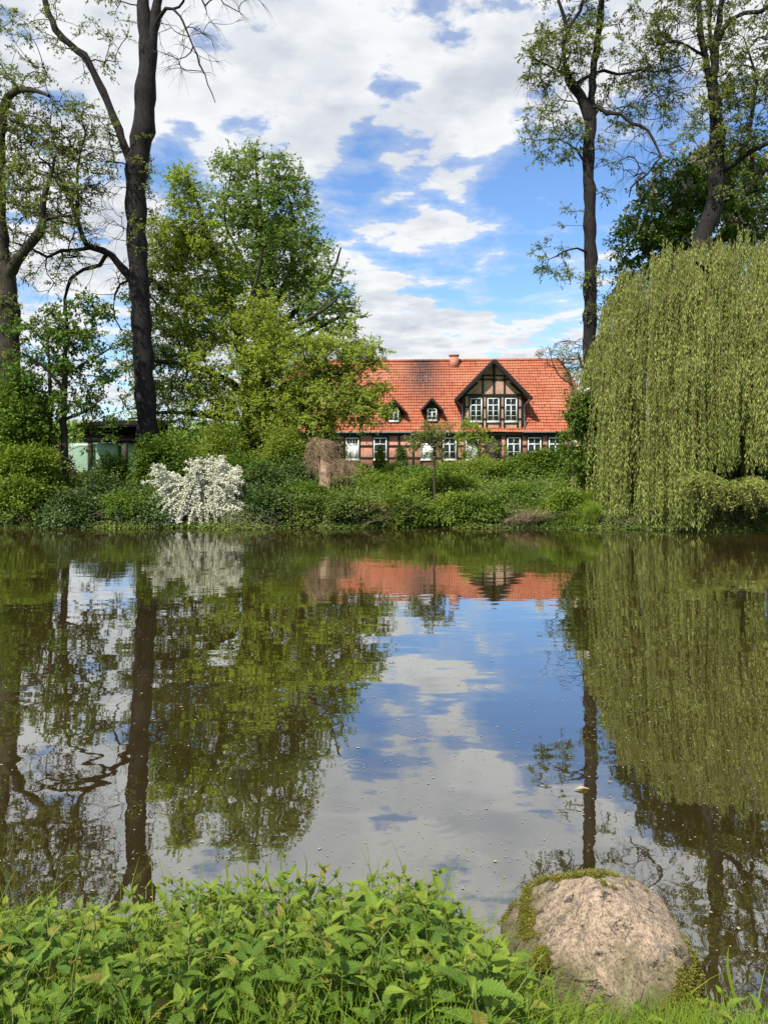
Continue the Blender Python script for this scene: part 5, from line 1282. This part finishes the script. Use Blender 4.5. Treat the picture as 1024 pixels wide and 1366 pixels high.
def nettle(rng, x, y, h, label, group, pairs=6, lean=(0, 0), scale=1.0, top=True):
    gz = ground_z(x, y); sm, SP = STEMS[rng.integers(0, 4)]
    root = bpy.data.objects.new('nettle_plant', None); col.objects.link(root)
    root.location = (x, y, gz); root.rotation_euler = (lean[1] + rng.normal(0, .10), lean[0] + rng.normal(0, .10), rng.random() * 6.28); root.empty_display_size = .05
    tag(root, label, 'nettle', group)
    st = bpy.data.objects.new('stem', sm); col.objects.link(st); st.parent = root; st.scale = (1, 1, h)
    for k in range(pairs):
        t = 1 - (k / pairs) ** 1.15 * .78
        t = min(1.0, t) if k else 1.0
        zz = t * h; i = np.interp(t, (SP[:, 2]), np.arange(len(SP))); i0 = min(int(i), len(SP) - 1); sx, sy = SP[i0][0], SP[i0][1]
        a0 = (k % 2) * math.pi / 2 + rng.normal(0, .15)
        sz = (.044, .070, .086, .094, .096, .088, .080, .07)[min(k, 7)] * rng.uniform(.85, 1.15) * scale
        el = (.62, .36, .18, .04, -.02, -.12, -.2, -.25)[min(k, 7)] + rng.normal(0, .12)
        for s in (0, 1):
            az = a0 + s * math.pi + rng.normal(0, .12)
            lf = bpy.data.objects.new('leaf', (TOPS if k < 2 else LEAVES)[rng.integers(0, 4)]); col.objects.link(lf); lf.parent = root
            q = sz * rng.uniform(.92, 1.08); lf.scale = (q, q, q)
            pet = .16 * sz
            lf.location = (sx + math.cos(az) * pet, sy + math.sin(az) * pet, zz + pet * math.sin(el))
            lf.rotation_euler = (rng.normal(0, .14), -el, az)
    if top:
        for s in range(3):
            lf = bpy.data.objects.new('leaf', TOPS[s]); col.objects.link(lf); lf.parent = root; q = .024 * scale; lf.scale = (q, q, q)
            lf.location = (SP[-1][0], SP[-1][1], h); lf.rotation_euler = (0, -1.2, rng.random() * 6.28)
    return root
TOPLINE = np.array([(-60, 1240), (0, 1236), (60, 1212), (130, 1220), (200, 1192), (300, 1176), (380, 1150), (450, 1168), (520, 1172), (575, 1192), (605, 1232), (640, 1262), (680, 1295), (700, 1330), (720, 1380)], float)
def nettles():
    rng = np.random.default_rng(303); pts = []; tries = 0
    while len(pts) < 298 and tries < 30000:
        tries += 1
        x = rng.uniform(-2.15, .56); y = rng.uniform(2.05, 3.42)
        if y > near_shore(x) - .02: continue
        if abs(x) > y * .52 + .12: continue
        if any((x - a) ** 2 + (y - b) ** 2 < .062 ** 2 for a, b, _ in pts): continue
        pxx = CX + x / y * F; zt = EYE - (np.interp(pxx, TOPLINE[:, 0], TOPLINE[:, 1]) - HY) / F * y; gz = ground_z(x, y)
        h = min(.52, max(.0, zt - gz)) ; back = (y > near_shore(x) - .35)
        h = h * rng.uniform(.80, 1.03) if back else min(h, rng.uniform(.26, .44))
        if h < .14: continue
        pts.append((x, y, h))
    for (x, y, h) in pts:
        pxx = CX + x / y * F; back = y > near_shore(x) - .35
        back = y > near_shore(x) - .35; front = y < 2.62
        row = 'rear row at the water' if back else ('front rows' if front else 'middle rows')
        zone = ('in the corner by the left edge' if pxx < 110 else 'below the left dark trunk reflection' if pxx < 250 else 'by the upright reed blades' if pxx < 400 else 'right of the reed blades' if pxx < 520 else 'at the boulder end of the bed')
        tall = 'tall' if h > .40 else ('short' if h < .28 else 'leafy')
        lab = '%s nettle in the %s, %s' % (tall, row, zone); gp = '%s nettles, %s, %s' % (tall, row, zone)
        nettle(rng, x, y, h, lab, gp, pairs=int(rng.integers(6, 9)), scale=rng.uniform(.66, 1.1))
    return len(pts)
nn = nettles()
rgx = np.random.default_rng(9)
for (px, Y, h, lab) in ((795, 2.66, .22, 'small nettle plant directly before the foot of the boulder'), (815, 2.60, .16, 'tiny nettle sprig right of the one before the boulder'), (690, 2.75, .2, 'small nettle plant at the left foot of the boulder'),
                        (650, 2.9, .32, 'tall nettle sprig standing just left of the boulder'),
                        (870, 2.62, .20, 'small nettle plant before the mossy lower right of the boulder'), (985, 2.68, .24, 'nettle plant right of the boulder near the right edge'), (1015, 2.62, .26, 'nettle plant cut by the right edge'), (960, 2.58, .2, 'low nettle sprig between boulder and right edge')):
    nettle(rgx, (px - CX) * Y / F, Y, h, lab, None, pairs=5, scale=.9)
# grass of the near bank
rg4 = np.random.default_rng(70)
def near_pts(n, x0, x1, y0, y1, m=-.01):
    x = rg4.uniform(x0, x1, n); y = rg4.uniform(y0, y1, n); k = np.array([b < near_shore(a) - m for a, b in zip(x, y)]); x, y = x[k], y[k]
    return np.stack([x, y, [ground_z(a, b) - .01 for a, b in zip(x, y)]], 1)
blades('near_grass', 'short grass and stalks under the nettles', 71, near_pts(12000, -2.2, .6, 1.9, 3.45), .32, .005, M_grass, .6, nseg=5)
blades('near_grass', 'fresh grass in front of the boulder at the bottom right', 72, near_pts(13000, .22, 1.8, 2.3, 3.0), .205, .0045, M_grass, .7, nseg=6)
blades('fine_grass', 'fine grass and cleavers in the bottom left corner', 75, near_pts(4200, -2.2, -.75, 2.3, 3.25), .27, .005, M_grass, .7, nseg=6)
blades('tall_grass', 'tall pale grass blades among the nettles at the water', 73, near_pts(420, -2.0, .4, 2.6, 3.4), .50, .007, M_grass, .5, nseg=7)
blades('tall_grass', 'long bowed grass blades beside the boulder', 74, near_pts(110, .25, 1.7, 2.45, 2.95), .36, .007, M_grass, .9, nseg=7)
# a few broad blades that stand out, each its own plant
def broad_blade(px, py0, px1, py1, Y, w, label, bend=0.0):
    a = np.array(at(px, py0, Y)); b = np.array(at(px1, py1, Y - .02)); n = 9; V = []
    for i in range(n):
        t = i / (n - 1); c = a + (b - a) * t + np.array([bend * math.sin(t * math.pi) * .1, 0, .02 * math.sin(t * math.pi)]); ww = w * (1 - t ** 2.5) * .5 + .0004
        V += [c + np.array([ww, 0, 0]), c + np.array([0, .15 * ww, -.2 * ww]), c - np.array([ww, 0, 0])]
    Fc = [];
    for i in range(n - 1):
        k = i * 3; Fc += [(k, k + 1, k + 4, k + 3), (k + 1, k + 2, k + 5, k + 4)]
    V = np.array(V); loc = tuple(a)
    me = np_mesh('reed_blade', V - a, np.array(Fc), np.full(len(V), .8), smooth=True)
    o = link('reed_blade', me, M_grass, None, loc); tag(o, label, 'reed', 'broad reed blades on the near shore')
for q in [(72, 1300, 152, 1208, 2.75, .012, 'broad leaning blade rising to the right in the bottom left thicket', .3), (20, 1400, -2, 1285, 2.3, .010, 'broad pale blade at the bottom left corner', .2), (304, 1200, 302, 1138, 3.35, .008, 'short upright dark blade at the water, leftmost of the reeds', 0),
          (328, 1215, 328, 1142, 3.3, .009, 'upright pale blade second of the reeds at the water', .1), (366, 1200, 357, 1148, 3.3, .010, 'bright curled blade in the middle of the reeds at the water', -.2), (372, 1200, 372, 1128, 3.38, .006, 'thin tall blade beside the bright curled one', .1),
          (395, 1205, 404, 1135, 3.38, .006, 'thin blade leaning right over the water', .3), (425, 1190, 440, 1160, 3.38, .006, 'thin arched blade, rightmost of the reeds at the water', .5), (985, 1345, 972, 1262, 2.72, .011, 'broad upright blade right of the boulder', -.2),
          (575, 1230, 604, 1148, 3.1, .005, 'thin dark stalk leaning right at the end of the nettle bed', .2), (568, 1235, 566, 1180, 3.12, .006, 'short dark stalk at the right end of the nettle bed', 0), (198, 1270, 182, 1205, 2.9, .010, 'broad blade leaning left among the left nettles', 0)]:
    broad_blade(*q)

# ------------------------------------------------------------------ what floats on the water
def floating():
    rng = np.random.default_rng(90); V, Fc, var = [], [], []; cnt = 0
    def disc(x, y, r, el, a, z=.004, dome=.3, n=7):
        nonlocal cnt
        ca, sa = math.cos(a), math.sin(a)
        for k in range(n):
            t = k / n * 6.283; u, v = math.cos(t) * r * rng.uniform(.8, 1.1), math.sin(t) * r * el * rng.uniform(.8, 1.1); V.append((x + u * ca - v * sa, y + u * sa + v * ca, z))
        V.append((x, y, z + r * dome)); 
        for k in range(n): Fc.append((cnt + k, cnt + (k + 1) % n, cnt + n))
        cnt += n + 1
    M_foam = plain_mat('foam', (0.240, 0.248, 0.240), .3, .1, 30, c2=(0.22, 0.22, 0.20))
    M_pet = plain_mat('fallen_petal', (0.315, 0.301, 0.196), .6, .2, 3, c2=(0.20, 0.19, 0.07))
    for (name, lab, n, mat, rng_px) in (('foam_specks', 'small bubbles and foam drifting on the near water', 850, M_foam, (0, 1024, 880, 1200)), ('fallen_petals', 'pale fallen petals and catkins scattered on the pond', 2300, M_pet, (0, 1024, 712, 1290))):
        V, Fc, cnt = [], [], 0
        for _ in range(n):
            px = rng.uniform(rng_px[0], rng_px[1]); py = rng_px[2] + (rng_px[3] - rng_px[2]) * rng.random() ** (1.0 if name == 'foam_specks' else 1.3)
            if name == 'foam_specks':
                if rng.random() > math.exp(-((px - 500) / 330) ** 2) + .15: continue
                sz = rng.uniform(.4, 1.0) * (1 if rng.random() < .93 else 2.4)
            else:
                if px < 780 and rng.random() < .45: continue
                sz = rng.uniform(.4, 1.1) * (1 if rng.random() < .93 else 1.9)
            y = EYE * F / (py - HY); x = (px - CX) * y / F
            if y < near_shore(x) + .03 or y > far_shore(x) - .1: continue
            disc(x, y, min(.016, sz * (.0024 + .0010 * y)), rng.uniform(.25, 1) if name != 'foam_specks' else rng.uniform(.6, 1), rng.random() * 3, dome=.25 if name == 'foam_specks' else .06)
        me = np_mesh(name, np.array(V), np.array(Fc)); tag(link(name, me, mat), lab, kind='stuff')
floating()
def water_twig(px, py, label, seed):
    rng = np.random.default_rng(seed); y = EYE * F / (py - HY); x = (px - CX) * y / F
    root = empty('bare_branch', (x, y, 0)); tag(root, label, 'branch'); P = []
    main, r = resample([(0, 0, -.15), (.02, 0, .12), (-.04, .02, .28), (-.02, .0, .42)], [.006, .005, .004, .002], .06)
    V, Fc = batch_tubes([(main, r)], 5); link('stem', np_mesh('stem', V, Fc), M_twig, root)
    for (z, dx) in ((.2, -.14), (.27, .13), (.33, -.08)):
        a = np.array([(np.interp(z, main[:, 2], main[:, 0]), 0, z), (dx * .6, .02, z + .05), (dx, .03, z + .12)]); V, Fc = batch_tubes([(a, np.array([.003, .0025, .0012]))], 4); link('twig', np_mesh('twig', V, Fc), M_twig, root)
water_twig(1003, 1085, 'bare twig sticking out of the water at the right edge', 3)
def fallen_leaf(px, py, ln, col_, label):
    y = EYE * F / (py - HY); x = (px - CX) * y / F
    V, Fc, var = leaf_arrays(np.array([[0, 0, .006]]), np.array([[1, .25, 0.05]]), np.array([[0, .1, 1.0]]), np.array([ln]), np.array([ln * .4]))
    o = link('floating_leaf', np_mesh('floating_leaf', V, Fc, np.full(len(V), .9)), M_grass if col_ else M_dry, None, (x, y, 0)); tag(o, label, 'leaf')
fallen_leaf(91, 1144, .04, True, 'yellow leaf floating on the water left above the nettles')
fallen_leaf(765, 1055, .14, False, 'long pale leaf floating above the boulder')
fallen_leaf(505, 1170, .03, True, 'small pale leaf afloat behind the nettles')
print('willow leaves', nw, 'nettles', nn, 'tris', sum(len(o.data.polygons) for o in scn.objects if o.type == 'MESH') * 2)
